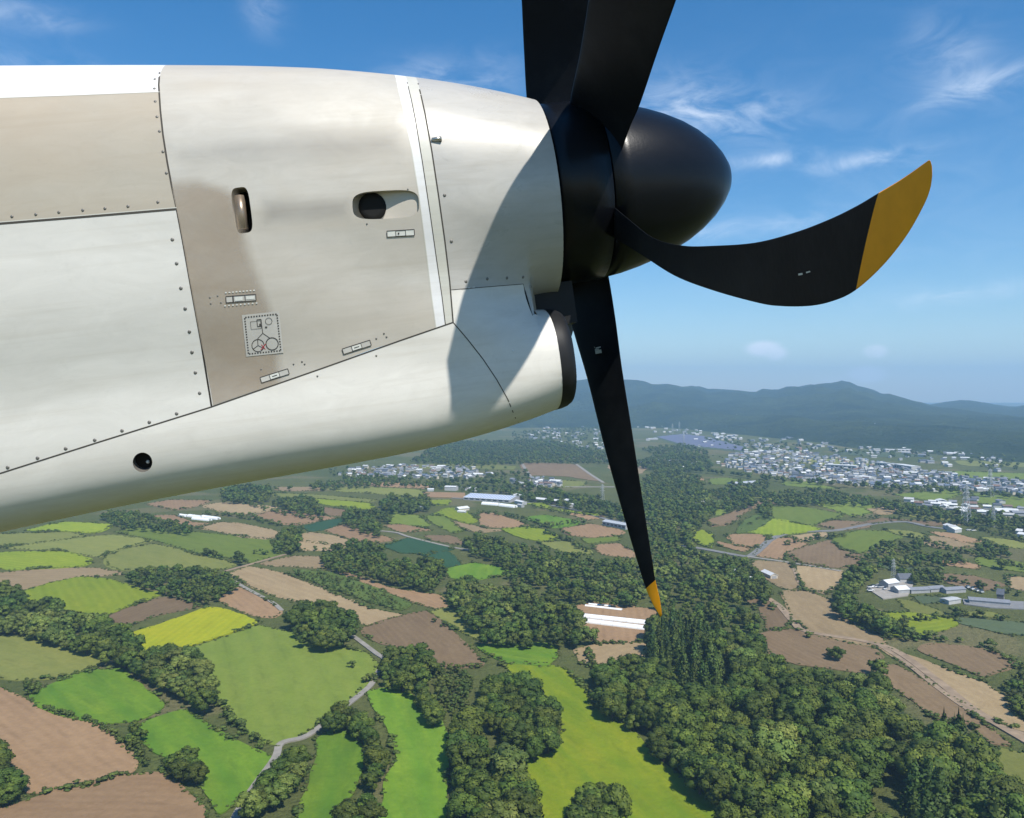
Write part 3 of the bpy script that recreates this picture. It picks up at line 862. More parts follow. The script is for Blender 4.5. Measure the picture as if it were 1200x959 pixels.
FM = {
    'L': soil_mat('ripening_rice', (.235, .285, .020), (.175, .255, .020), (.30, .31, .028), row=.22, rowscale=.22, bumpd=.5),
    'Y': soil_mat('yellow_crop', (.36, .335, .012), (.28, .32, .014), (.27, .29, .015), row=.3, rowscale=.3, fine=.25, bumpd=.9, line=(.20, .25, .015)),
    'S_': soil_mat('curved_meadow', (.215, .275, .014), (.125, .23, .016), (.31, .31, .018), row=.12, rowscale=.12, patch=.022, bumpd=.6, streak=.75),
    'G': soil_mat('pasture', (.155, .205, .030), (.130, .185, .030), (.215, .235, .045), row=.10, rowscale=.1, bumpd=.3),
    'B': soil_mat('young_grass', (.105, .215, .018), (.085, .18, .020), (.215, .30, .026), row=.14, rowscale=.15, streak=.8, patch=.02, bumpd=.35),
    'O': soil_mat('olive_grass', (.185, .195, .045), (.150, .175, .045), (.25, .235, .065), row=.08, bumpd=.4),
    'D': soil_mat('dark_leaf_crop', (.026, .072, .030), (.032, .085, .036), (.022, .060, .028), row=.25, rowscale=.45, bumpd=.4, line=(.05, .085, .04)),
    'T': soil_mat('stubble', (.335, .245, .130), (.285, .200, .105), (.375, .285, .165), row=.18, rowscale=.2, bumpd=.4),
    'R': soil_mat('reddish_soil', (.315, .200, .105), (.265, .165, .088), (.35, .23, .13), row=.16, rowscale=.3, bumpd=.4),
    'S': soil_mat('brown_soil', (.205, .140, .075), (.170, .114, .062), (.24, .17, .098), row=.18, rowscale=.35, bumpd=.4),
    'V': soil_mat('grey_green_crop', (.095, .125, .060), (.080, .110, .052), (.115, .14, .07), row=.15, bumpd=.3),
    'U': soil_mat('rough_scrub', (.085, .125, .026), (.060, .095, .022), (.135, .165, .035), patch=.03, fine=.2, bumpd=1.2),
}
FIELDS = [
 ('L',[(31,622),(75,612),(130,615),(128,618),(112,625),(78,623),(45,622)]),
 ('O',[(-30,628),(0,626),(80,624),(100,628),(60,634),(20,639),(-30,641)]),
 ('O',[(2,642),(40,638),(100,630),(130,627),(168,632),(175,634),(125,648),(115,653),(85,648),(70,645),(10,643)]),
 ('L',[(-30,649),(0,648),(60,647),(80,648),(100,655),(105,660),(95,664),(40,667),(12,668),(-20,662)]),
 ('O',[(125,652),(150,643),(180,638),(205,643),(225,650),(262,657),(275,661),(262,667),(200,667),(140,668),(128,662)]),
 ('G',[(135,624),(160,619),(200,621),(260,627),(316,632),(318,640),(330,645),(330,650),(290,660),(285,656),(265,654),(240,651),(215,643),(200,638),(165,630)]),
 ('T',[(-30,674),(0,672),(50,667),(110,666),(140,671),(142,674),(110,676),(92,676),(60,683),(18,696),(-30,697)]),
 ('L',[(18,697),(60,684),(95,677),(130,680),(165,693),(190,696),(100,729),(95,730),(60,722),(30,710)]),
 ('S',[(105,729),(193,699),(232,710),(225,714),(180,722),(150,735),(120,738)]),
 ('Y',[(160,742),(185,735),(240,714),(258,714),(303,731),(260,745),(220,757),(190,768),(165,765)]),
 ('G',[(218,762),(262,748),(303,733),(340,742),(425,765),(440,778),(436,797),(400,826),(350,864),(325,873),(305,868),(278,848),(262,825),(235,790)]),
 ('T',[(268,673),(293,664),(333,672),(380,692),(433,713),(470,720),(440,732),(420,731),(415,722),(360,708),(320,698),(295,688)]),
 ('R',[(252,702),(280,688),(300,697),(330,716),(320,724),(303,723),(285,718)]),
 ('T',[(305,661),(345,652),(375,653),(384,664),(380,667),(340,664),(320,664)]),
 ('T',[(232,619),(260,612),(290,615),(325,623),(327,626),(315,632),(285,630),(270,626)]),
 ('R',[(297,606),(325,597),(385,606),(391,608),(350,615),(330,614)]),
 ('T',[(238,593),(260,589),(320,594),(322,597),(290,603),(265,601),(245,596)]),
 ('R',[(172,591),(200,586),(247,587),(225,595),(205,598)]),
 ('R',[(172,605),(205,604),(225,612),(245,613),(225,617),(200,612)]),
 ('D',[(354,618),(380,611),(400,608),(404,613),(380,621),(365,623)]),
 ('R',[(380,621),(405,615),(435,625),(455,630),(462,633),(430,637),(395,627)]),
 ('T',[(350,627),(365,624),(395,629),(420,637),(400,640),(350,634)]),
 ('T',[(350,634),(370,635),(403,640),(400,646),(350,645)]),
 ('T',[(322,571),(378,571),(378,575),(330,576)]),
 ('L',[(370,585),(430,590),(438,595),(425,597),(380,592),(366,588)]),
 ('O',[(322,578),(370,580),(440,586),(430,589),(370,584),(325,583)]),
 ('S',[(367,593),(405,598),(403,605),(385,604),(370,597)]),
 ('O',[(380,571),(430,571),(490,574),(500,580),(490,583),(430,578),(395,576)]),
 ('R',[(430,566),(470,566),(505,569),(500,573),(440,570)]),
 ('D',[(450,641),(478,631),(527,641),(528,644),(500,652),(488,649),(470,648)]),
 ('D',[(503,649),(520,647),(527,648),(540,662),(520,665),(505,662)]),
 ('B',[(526,667),(555,660),(592,667),(590,675),(560,679),(527,677)]),
 ('G',[(450,597),(470,600),(490,605),(503,615),(500,619),(455,613),(460,607)]),
 ('G',[(497,605),(520,605),(545,622),(530,625),(510,615)]),
 ('R',[(450,616),(470,615),(500,620),(505,622),(470,624)]),
 ('S',[(500,628),(530,628),(545,638),(530,638),(500,632)]),
 ('L',[(508,603),(525,596),(540,597),(555,605),(558,610),(550,615),(525,606)]),
 ('L',[(505,587),(528,586),(525,592),(508,593)]),
 ('R',[(560,602),(580,602),(622,616),(600,619),(565,617),(562,608)]),
 ('T',[(530,611),(545,613),(570,620),(600,620),(560,625),(540,619)]),
 ('L',[(587,621),(620,618),(640,622),(656,631),(640,634),(615,632)]),
 ('B',[(615,607),(640,604),(682,612),(660,618),(645,619),(620,610)]),
 ('L',[(618,591),(640,590),(650,597),(700,602),(698,605),(660,600),(630,594)]),
 ('R',[(658,621),(690,614),(730,622),(727,628),(700,630),(670,628)]),
 ('R',[(663,598),(690,602),(710,604),(690,610),(670,604)]),
 ('O',[(632,637),(660,634),(690,645),(693,650),(670,650),(650,643)]),
 ('R',[(695,640),(725,637),(745,650),(740,654),(705,650)]),
 ('G',[(683,632),(725,629),(725,634),(690,637)]),
 ('R',[(391,671),(410,672),(460,690),(513,697),(526,712),(520,717),(487,707),(443,690)]),
 ('U',[(345,668),(390,672),(440,690),(480,708),(470,715),(430,705),(380,686),(350,675)]),
 ('S',[(425,737),(450,728),(500,716),(520,730),(545,757),(565,775),(560,782),(510,782),(480,762),(440,752),(428,744)]),
 ('O',[(505,718),(530,712),(555,730),(568,742),(560,750),(530,735)]),
 ('B',[(560,757),(620,754),(650,757),(652,770),(640,780),(600,778),(577,770)]),
 ('S_',[(590,780),(640,779),(662,785),(690,812),(692,830),(730,847),(745,865),(765,885),(805,918),(850,945),(885,975),(700,975),(630,965),(600,900),(620,888),(650,880),(662,855),(655,835),(630,810),(605,795)]),
 ('B',[(430,812),(460,807),(490,820),(515,845),(522,870),(522,910),(524,972),(440,972),(455,905),(465,890),(460,865),(440,835)]),
 ('B',[(370,868),(385,858),(405,857),(425,878),(425,895),(415,925),(400,945),(385,972),(345,972),(350,950),(368,905),(372,885)]),
 ('B',[(35,815),(100,787),(145,785),(155,800),(195,828),(160,845),(120,848),(80,840),(50,830)]),
 ('B',[(165,850),(215,832),(235,845),(270,868),(320,890),(315,905),(280,935),(255,955),(235,920),(230,900),(180,880),(165,868)]),
 ('R',[(-40,800),(0,806),(40,825),(80,842),(120,853),(160,890),(155,905),(100,920),(30,930),(20,905),(5,870),(-40,855)]),
 ('R',[(-40,955),(0,950),(60,930),(140,912),(190,906),(240,950),(225,985),(-40,985)]),
 ('O',[(-40,745),(30,748),(70,755),(115,768),(118,775),(100,788),(60,795),(30,797),(-40,792)]),
 ('R',[(675,712),(690,706),(740,712),(770,716),(768,725),(755,742),(748,752),(700,755),(690,740),(678,728)]),
 ('T',[(675,762),(700,756),(760,755),(765,765),(740,775),(695,782),(680,775)]),
 ('L',[(869,622),(890,608),(917,610),(960,620),(935,625),(903,628)]),
 ('G',[(903,594),(938,594),(988,603),(972,610),(955,616),(933,614),(907,608)]),
 ('G',[(958,585),(990,588),(1020,590),(1025,600),(1000,606),(985,600),(960,592)]),
 ('S',[(957,615),(975,610),(1010,612),(1020,618),(985,622)]),
 ('R',[(883,651),(903,632),(927,631),(947,638),(922,647),(920,656)]),
 ('T',[(925,629),(965,624),(972,628),(945,634)]),
 ('S',[(924,648),(972,633),(984,643),(1008,651),(1011,660),(984,666),(939,660)]),
 ('G',[(975,630),(1008,622),(1044,624),(1056,630),(1032,639),(1011,648),(987,645)]),
 ('T',[(882,657),(927,661),(939,690),(918,690),(885,672)]),
 ('T',[(931,663),(984,669),(990,673),(981,687),(969,696),(943,690)]),
 ('T',[(915,694),(945,693),(969,702),(981,720),(996,732),(1032,747),(1038,754),(1008,756),(960,747),(930,726),(924,711)]),
 ('S',[(870,703),(900,703),(915,714),(927,726),(918,738),(897,738),(897,726),(885,711)]),
 ('S',[(888,743),(929,738),(958,746),(1020,761),(1031,770),(1020,792),(993,786),(934,778),(907,770)]),
 ('T',[(1026,759),(1047,762),(1150,800),(1173,816),(1182,835),(1215,850),(1215,862),(1172,848),(1131,824),(1069,784)]),
 ('S',[(1028,781),(1053,781),(1085,800),(1123,827),(1185,873),(1150,870),(1134,846),(1101,846),(1069,821),(1031,794)]),
 ('O',[(1154,875),(1215,888),(1215,925),(1180,911),(1161,900)]),
 ('L',[(996,726),(1020,719),(1069,720),(1115,727),(1118,734),(1080,746),(1053,747),(1031,740),(1010,731)]),
 ('O',[(1053,704),(1069,705),(1107,719),(1104,721),(1069,719)]),
 ('S',[(1074,762),(1096,755),(1150,761),(1185,773),(1188,781),(1150,793),(1123,781)]),
 ('V',[(1118,724),(1215,732),(1215,746),(1177,743),(1128,732)]),
 ('T',[(1083,638),(1088,628),(1117,632),(1143,640),(1120,642),(1100,643)]),
 ('O',[(1038,621),(1067,623),(1087,628),(1080,632),(1050,627)]),
 ('G',[(1145,655),(1160,653),(1215,664),(1215,673),(1180,668),(1150,663)]),
 ('R',[(1100,658),(1120,657),(1147,663),(1143,667),(1108,663)]),
 ('V',[(1030,660),(1050,663),(1080,667),(1055,670),(1042,668)]),
 ('S',[(608,543),(673,544),(705,565),(660,558),(627,557),(620,558)]),
 ('O',[(653,563),(687,565),(683,570),(660,572)]),
 ('T',[(712,545),(745,547),(758,547),(750,555),(720,556)]),
 ('G',[(1140,578),(1215,586),(1215,595),(1180,597),(1147,590)]),
 ('G',[(1047,580),(1123,573),(1123,580),(1100,588),(1067,583)]),
 ('G',[(832,562),(850,560),(900,567),(833,568)]),
 ('G',[(918,565),(950,565),(967,570),(983,573),(950,572),(920,569)]),
 ('G',[(838,597),(855,598),(847,604),(838,604)]),
 ('L',[(812,632),(818,624),(825,622),(833,627),(836,633),(833,642),(822,639)]),
 ('S',[(830,610),(855,602),(887,588),(900,587),(910,592),(890,593),(873,601),(857,615),(833,617)]),
 ('R',[(853,627),(893,627),(900,632),(883,642),(862,640)]),
 ('R',[(842,635),(863,640),(880,643),(870,647),(843,640)]),
 ('R',[(810,562),(820,558),(826,565),(815,572),(806,570)]),
 ('O',[(480,545),(560,543),(600,547),(600,551),(540,549),(490,550)]),
 ('O',[(920,536),(1000,540),(1060,545),(1000,547),(940,543)]),
 ('G',[(1100,552),(1215,556),(1215,563),(1140,562)]),
 ('V',[(980,528),(1040,531),(1100,534),(1040,536),(985,533)]),
 ('O',[(1120,540),(1215,543),(1215,548),(1130,546)]),
 ('S',[(1105,673),(1143,676),(1180,686),(1150,692),(1110,684)]), ('T',[(1180,676),(1215,679),(1215,695),(1186,690)]),
 ('S',[(1000,616),(1033,607.5),(1080,611),(1130,615.5),(1085,617),(1060,610),(1030,614)]), ('R',[(1090,624),(1120,626),(1150,634),(1130,637)]),
 ('O',[(1150,630),(1190,634),(1215,644),(1170,641)]), ('V',[(1072,700),(1100,699),(1108,706),(1080,708)]), ('O',[(1125,718),(1160,718),(1180,724),(1140,723)]),
 ('O',[(880,583),(930,582),(960,584),(925,590)]), ('T',[(1015,597),(1045,594),(1060,600),(1030,604)]), ('O',[(1050,602),(1090,604),(1120,610),(1080,608)]),
 ('U',[(870,612),(895,600),(905,608),(885,622),(862,626)]), ('O',[(625,668),(640,672),(660,690),(645,690)]),
]
FIELD_LINES = [l for _, l in FIELDS]
def chaikin(p, it=2):
    p = np.array(p, float)
    for _ in range(it):
        q = np.roll(p, -1, 0); p = np.stack([.78 * p + .22 * q, .22 * p + .78 * q], 1).reshape(-1, 2)
    return p
def slab(name, pts, z0, z1, mat, kind='structure', ang=None, parent=None):
    """an outline in ground metres as a low slab whose own axes lie along its longest side"""
    pts = np.array(pts); c = pts.mean(0)
    if ang is None:
        d = np.roll(pts, -1, 0) - pts; a = np.arctan2(d[:, 1], d[:, 0]); l = np.hypot(*d.T)
        ang = .5 * math.atan2((l * np.sin(2 * a)).sum(), (l * np.cos(2 * a)).sum())
    R = np.array([[math.cos(ang), -math.sin(ang)], [math.sin(ang), math.cos(ang)]])
    q = (pts - c) @ R
    if ((q[:, 0] * np.roll(q[:, 1], -1)) - (np.roll(q[:, 0], -1) * q[:, 1])).sum() < 0: q = q[::-1]
    n = len(q); V = [(x, y, z1) for x, y in q] + [(x, y, z0) for x, y in q]
    F = [tuple(range(n))] + [(i, i + n, (i + 1) % n + n, (i + 1) % n) for i in range(n)]
    me = mesh_from(V, F, name, mat)
    bm = bmesh.new(); bm.from_mesh(me); bmesh.ops.triangulate(bm, faces=[f for f in bm.faces if len(f.verts) > 4]); bm.to_mesh(me); bm.free()
    o = link(name, me, parent, (c[0], c[1], 0), ang)
    if kind: o['kind'] = kind
    return o
def wobble(p, amp, sc):
    o = []
    for x, y in p:
        o.append((x + amp * mnoise.noise(Vector((x / sc, y / sc, 1.3))), y + amp * mnoise.noise(Vector((x / sc, y / sc, 7.9)))))
    return np.array(o)
def dense_m(p, step):
    o = []
    for a, b in zip(p, np.roll(p, -1, 0)):
        k = max(1, int(np.hypot(*(b - a)) / step)); o += [a + (b - a) * i / k for i in range(k)]
    return np.array(o)
for i, (k, pl) in enumerate(FIELDS):
    g = np.array([ground(x, y) for x, y in pl]); dist = g[:, 1].mean()
    c_ = g.mean(0); dl = g - c_; ln = np.linalg.norm(dl, axis=1, keepdims=True)
    g = c_ + dl * (1 + np.minimum(.10, dist * .0052 / ln))
    g = chaikin(np.stack([g * .88 + np.roll(g, -1, 0) * .12, g * .12 + np.roll(g, -1, 0) * .88], 1).reshape(-1, 2)[np.r_[-1, 0:2 * len(g) - 1]], 1)
    g = wobble(dense_m(g, max(3, dist * .006)), dist * .0035, 11)
    h = {'L': .5, 'Y': .9, 'B': .3, 'D': .5, 'U': .5}.get(k, .12) + i * .004
    slab('field', g, -.2, h, FM[k])

# base ground: rough grass, verges and the wide plain, one sheet to the foot of the hills and past it
m, t, bs = new_mat('rough_ground')
b1 = noise_fac(t, .0045, 6, .6, .36, .64, dist=.6); b2 = noise_fac(t, .03, 6, .65, .35, .66, dist=.4); b3 = noise_fac(t, .25, 4, .7, .3, .7)
c = link_mix(t, b1, (.085, .108, .028), (.140, .145, .045))
c = link_mix(t, smath('MULTIPLY', b2, .65, t), c, (.095, .098, .036))
pt = noise_fac(t, .006, 3, .5, .56, .60, dist=.3); c = link_mix(t, smath('MULTIPLY', pt, .5, t), c, (.22, .175, .095))
c = link_mix(t, smath('MULTIPLY', b3, .4, t), c, (.028, .045, .014))
t.links.new(c, bs.inputs['Base Color']); bs.inputs['Roughness'].default_value = 1; bs.inputs['Specular IOR Level'].default_value = .08
bump(t, bs, b3, .8, 1.5)
xs = np.linspace(-13500, 13500, 46); ys = np.linspace(-1200, 14500, 30)
V = [(x, y, 0) for y in ys for x in xs]
F = [(j * 46 + i, j * 46 + i + 1, (j + 1) * 46 + i + 1, (j + 1) * 46 + i) for j in range(29) for i in range(45)]
o = link('ground', mesh_from(V, F, 'ground', m)); o['kind'] = 'structure'

# lanes and tracks
M_lane = simple_mat('lane_concrete', (.29, .265, .225), .9, .2, 0, .15, .2)
M_road = simple_mat('road_asphalt', (.20, .195, .185), .9, .2, 0, .12, .1)
M_dirt = simple_mat('track_dirt', (.33, .245, .165), .95, .1, 0, .2, .15)
def lane(px, w, mat, name='lane', z=.62):
    g = np.array([ground(x, y) for x, y in px])
    g = catmull(np.c_[g, np.zeros(len(g))], 6)[:, :2]; T = np.gradient(g, axis=0); T /= np.linalg.norm(T, axis=1, keepdims=True)
    nn = np.stack([-T[:, 1], T[:, 0]], 1); L = g + nn * w / 2; Rr = g - nn * w / 2
    return slab(name, np.concatenate([L, Rr[::-1]]), -.1, z, mat, ang=0.0)
lane([(262,985),(290,935),(322,890),(330,872),(362,862),(400,832),(428,810),(437,800),(445,786),(452,775),(440,766),(416,748),(408,744)], 3.2, M_lane)
lane([(330,716),(318,706),(288,690),(268,678)], 3.2, M_lane, z=.63)
lane([(264,670),(300,660),(335,650)], 3.0, M_dirt, 'track', .64)
lane([(800,640),(830,645),(868,652),(880,652),(893,642),(905,632),(930,624),(980,622),(1025,614),(1060,612),(1090,618),(1125,622)], 7.5, M_road, 'road', .70)
lane([(876,653),(925,660),(985,670)], 4.5, M_lane, z=.74)
lane([(928,661),(935,680),(940,690)], 3.0, M_dirt, 'track', .66)
lane([(900,702),(914,712),(930,730),(945,741),(1010,752),(1050,764),(1100,800),(1140,832),(1200,868),(1230,885)], 5.0, M_dirt, 'track', .72)
lane([(1030,757),(1062,778),(1105,812),(1150,842),(1200,862)], 3.2, M_dirt, 'track', .68)
lane([(610,541),(617,552),(624,562)], 6, M_lane, z=.64); lane([(675,544),(690,555),(707,566)], 6, M_lane, z=.64); lane([(535,541),(538,552)], 7, M_lane, z=.64)
lane([(440,622),(465,625),(480,630),(530,642),(560,646)], 4, M_lane, z=.68)
lane([(530,584),(600,588),(660,595),(700,606),(735,616)], 6, M_road, 'road', .66)
lane([(662,571),(700,571),(720,571)], 8, M_lane, z=.64)

# ------------------------------------------------------------------ the hills across the plain
FOOT = [(-700,492),(660,493),(750,499),(850,508),(950,517),(1050,524),(1200,532),(1800,545)]
FOOT2 = [(-700,491),(660,492),(750,498),(850,509),(950,519),(1050,527),(1200,535),(1800,550)]
def ridge(name, prof, d_ridge, d_foot, seed, mat, back=1800, nx=260, ny=46, rough=1.0):
    """hill range whose skyline follows a height profile along its length; slopes carry spurs and gullies"""
    px = np.linspace(prof[0][0], prof[-1][0], nx)
    py = np.interp(px, *np.array(prof, float).T)
    V = []; F = []
    for i in range(nx):
        x = (px[i] - 600) / FPX
        dr = d_ridge if isinstance(d_ridge, (int, float)) else np.interp(px[i], *np.array(d_ridge, float).T)
        hz = CAM_H + (462 - py[i]) / FPX * dr
        df = d_foot if isinstance(d_foot, (int, float)) else CAM_H * FPX / (np.interp(px[i], *np.array(d_foot, float).T) - 462)
        df = min(df, dr - 700)
        for j in range(ny):
            s = j / (ny - 1)
            d = df + (dr + back - df) * s; X = x * d
            sr = (d - df) / (dr - df)
            e = (math.sin(min(sr, 1) * math.pi / 2) ** 1.45) if sr <= 1 else max(0, 1 - ((d - dr) / back) ** 1.4)
            p = Vector((X / 620, d / 1000, seed))
            r1 = 1 - abs(mnoise.fractal(p, 1, 2, 5)); r2 = mnoise.fractal(p * 3.1, .9, 2, 5)
            mid_ = math.sin(min(1, max(0, s)) * math.pi)
            z = hz * e * (1 + rough * (.55 * (r1 - .75) * (1 - min(1, sr) ** 3 if sr <= 1 else 1)) ) + rough * max(hz, 60) * .07 * r2 * min(1, sr * 3)
            V.append((X, d, z - 3 if j else -6))
    for i in range(nx - 1):
        for j in range(ny - 1):
            F.append((i * ny + j, (i + 1) * ny + j, (i + 1) * ny + j + 1, i * ny + j + 1))
    o = link(name, mesh_from(V, F, name, mat, smooth=True)); o['kind'] = 'structure'
    return o
m, t, bs = new_mat('wooded_hill')
n1 = noise_fac(t, .0035, 7, .65, .35, .66, dist=.7); n2 = noise_fac(t, .035, 5, .7, .3, .7)
c = link_mix(t, n1, (.022, .042, .014), (.075, .10, .028)); c = link_mix(t, smath('MULTIPLY', n2, .6, t), c, (.016, .028, .012))
t.links.new(c, bs.inputs['Base Color']); bs.inputs['Roughness'].default_value = 1; bs.inputs['Specular IOR Level'].default_value = .05
bump(t, bs, n2, 1.0, 14)
M_hill = m
ridge('mountain', [(-700,452),(-300,447),(100,452),(400,446),(560,452),(640,454),(665,449),(690,446),(715,447.5),(735,445),(752,447),(765,450),(785,450),(800,454),(815,454),(830,458.5),(845,457),(856,459),(870,457.5),(880,460),(895,457),(910,457.5),(925,453.5),(940,454),(958,450),(972,450.5),(985,448),(998,450),(1008,455),(1018,455.5),(1030,461),(1042,461),(1060,466),(1085,474),(1110,479),(1150,485),(1200,491),(1300,497),(1700,495)], [(-700,6200),(985,6200),(1060,5200),(1110,4300),(1150,3800),(1200,3300),(1700,2900)], FOOT, 3.1, M_hill)
ridge('mountain', [(-500,470),(300,473),(560,478),(640,482),(700,480),(735,476),(765,470),(790,471),(815,476),(850,483),(890,488),(930,486),(960,492),(1010,495),(1080,499),(1150,504),(1250,507),(1600,505)], [(-700,4300),(800,4300),(900,3600),(1000,2900),(1200,2400),(1800,2300)], FOOT2, 11.7, M_hill, back=900)
ridge('mountain', [(-700,470),(400,468),(800,470),(1000,466),(1060,478),(1095,473),(1115,470),(1135,469.5),(1160,473),(1185,477),(1220,472),(1300,470),(1500,474),(1750,468)], [(-700,9800),(985,9800),(1050,6800),(1200,5600),(1750,5600)], 3600, 23.3, M_hill, back=2200)

ridge('mountain', [(-700,466),(560,462),(640,464),(690,459),(720,461),(745,463),(775,460),(800,464),(840,470),(870,467),(900,468),(935,475),(965,472),(1000,470),(1030,476),(1070,484),(1110,488),(1160,494),(1250,499),(1600,500)], [(-700,5200),(900,5200),(1000,4300),(1100,3400),(1200,2900),(1600,2800)], FOOT, 41.3, M_hill, back=1200)

# the air between: one closed box of thin haze
hz_m = bpy.data.materials.new('haze_air'); hz_m.use_nodes = True
t = hz_m.node_tree; t.nodes.clear()
o_ = t.nodes.new('ShaderNodeOutputMaterial'); pv = t.nodes.new('ShaderNodeVolumePrincipled')
pv.inputs['Color'].default_value = (.44, .71, 1.0, 1); pv.inputs['Density'].default_value = 1.25e-4; pv.inputs['Anisotropy'].default_value = .1
t.links.new(pv.outputs[0], o_.inputs['Volume'])
mb = MB(); mb.box(-14000, 14000, -1500, 15000, -8, 640)
o = link('haze', mb.mesh('haze', hz_m)); o['kind'] = 'stuff'; o.display_type = 'WIRE'
# ------------------------------------------------------------------ trees
def leaf_mat(name, dark, light, trans=.25):
    m, t, bs = new_mat(name)
    a = t.nodes.new('ShaderNodeAttribute'); a.attribute_name = 'tone'
    sp = t.nodes.new('ShaderNodeSeparateColor'); t.links.new(a.outputs['Color'], sp.inputs[0])
    c = link_mix(t, sp.outputs[0], dark, light)
    oi = t.nodes.new('ShaderNodeObjectInfo')
    r2 = smath('FRACT', smath('MULTIPLY', smath('ADD', oi.outputs['Random'], sp.outputs[1], t), 7.31, t), None, t)
    h = t.nodes.new('ShaderNodeHueSaturation')
    mr = t.nodes.new('ShaderNodeMapRange'); mr.inputs['To Min'].default_value = .72; mr.inputs['To Max'].default_value = 1.3
    t.links.new(r2, mr.inputs['Value']); t.links.new(mr.outputs['Result'], h.inputs['Value'])
    mh = t.nodes.new('ShaderNodeMapRange'); mh.inputs['To Min'].default_value = .472; mh.inputs['To Max'].default_value = .515
    t.links.new(smath('FRACT', smath('MULTIPLY', r2, 5.7, t), None, t), mh.inputs['Value']); t.links.new(mh.outputs['Result'], h.inputs['Hue'])
    t.links.new(c, h.inputs['Color']); t.links.new(h.outputs['Color'], bs.inputs['Base Color'])
    bs.inputs['Roughness'].default_value = .65; bs.inputs['Specular IOR Level'].default_value = .18
    return m
ML_broad = leaf_mat('broadleaf_foliage', (.031, .057, .008), (.112, .150, .018))
ML_pale = leaf_mat('pale_foliage', (.065, .10, .017), (.165, .20, .040))
ML_con = leaf_mat('conifer_foliage', (.034, .064, .012), (.088, .130, .023))
ML_bush = leaf_mat('bush_foliage', (.046, .072, .014), (.118, .155, .028))
M_bark = simple_mat('bark', (.11, .085, .06), .95, .1, 0, .2, 1)

def sph(n, g):
    v = g.normal(size=(n, 3)); return v / np.linalg.norm(v, axis=1, keepdims=True)
def quad_ball():
    bm = bmesh.new(); bmesh.ops.create_cube(bm, size=2); bmesh.ops.subdivide_edges(bm, edges=bm.edges[:], cuts=1, use_grid_fill=True)
    v = np.array([tuple(x.co.normalized()) for x in bm.verts]); f = np.array([[x.index for x in q.verts] for q in bm.faces]); bm.free(); return v, f
ICO_V, ICO_F = quad_ball()
def leaves(P, Nn, size, g, jit=.75):
    """square leaf sprays at P facing roughly along Nn"""
    n = len(P); a = Nn + g.normal(size=(n, 3)) * jit; a /= np.linalg.norm(a, axis=1, keepdims=True)
    r = sph(n, g); u = np.cross(a, r); u /= np.linalg.norm(u, axis=1, keepdims=True) + 1e-9; w = np.cross(a, u)
    s = (size * g.uniform(.65, 1.3, n))[:, None]; k = g.uniform(.6, 1.0, n)[:, None]
    c = np.stack([P - u * s, P - w * s * k, P + u * s, P + w * s * k], 1)
    return c.reshape(-1, 3)
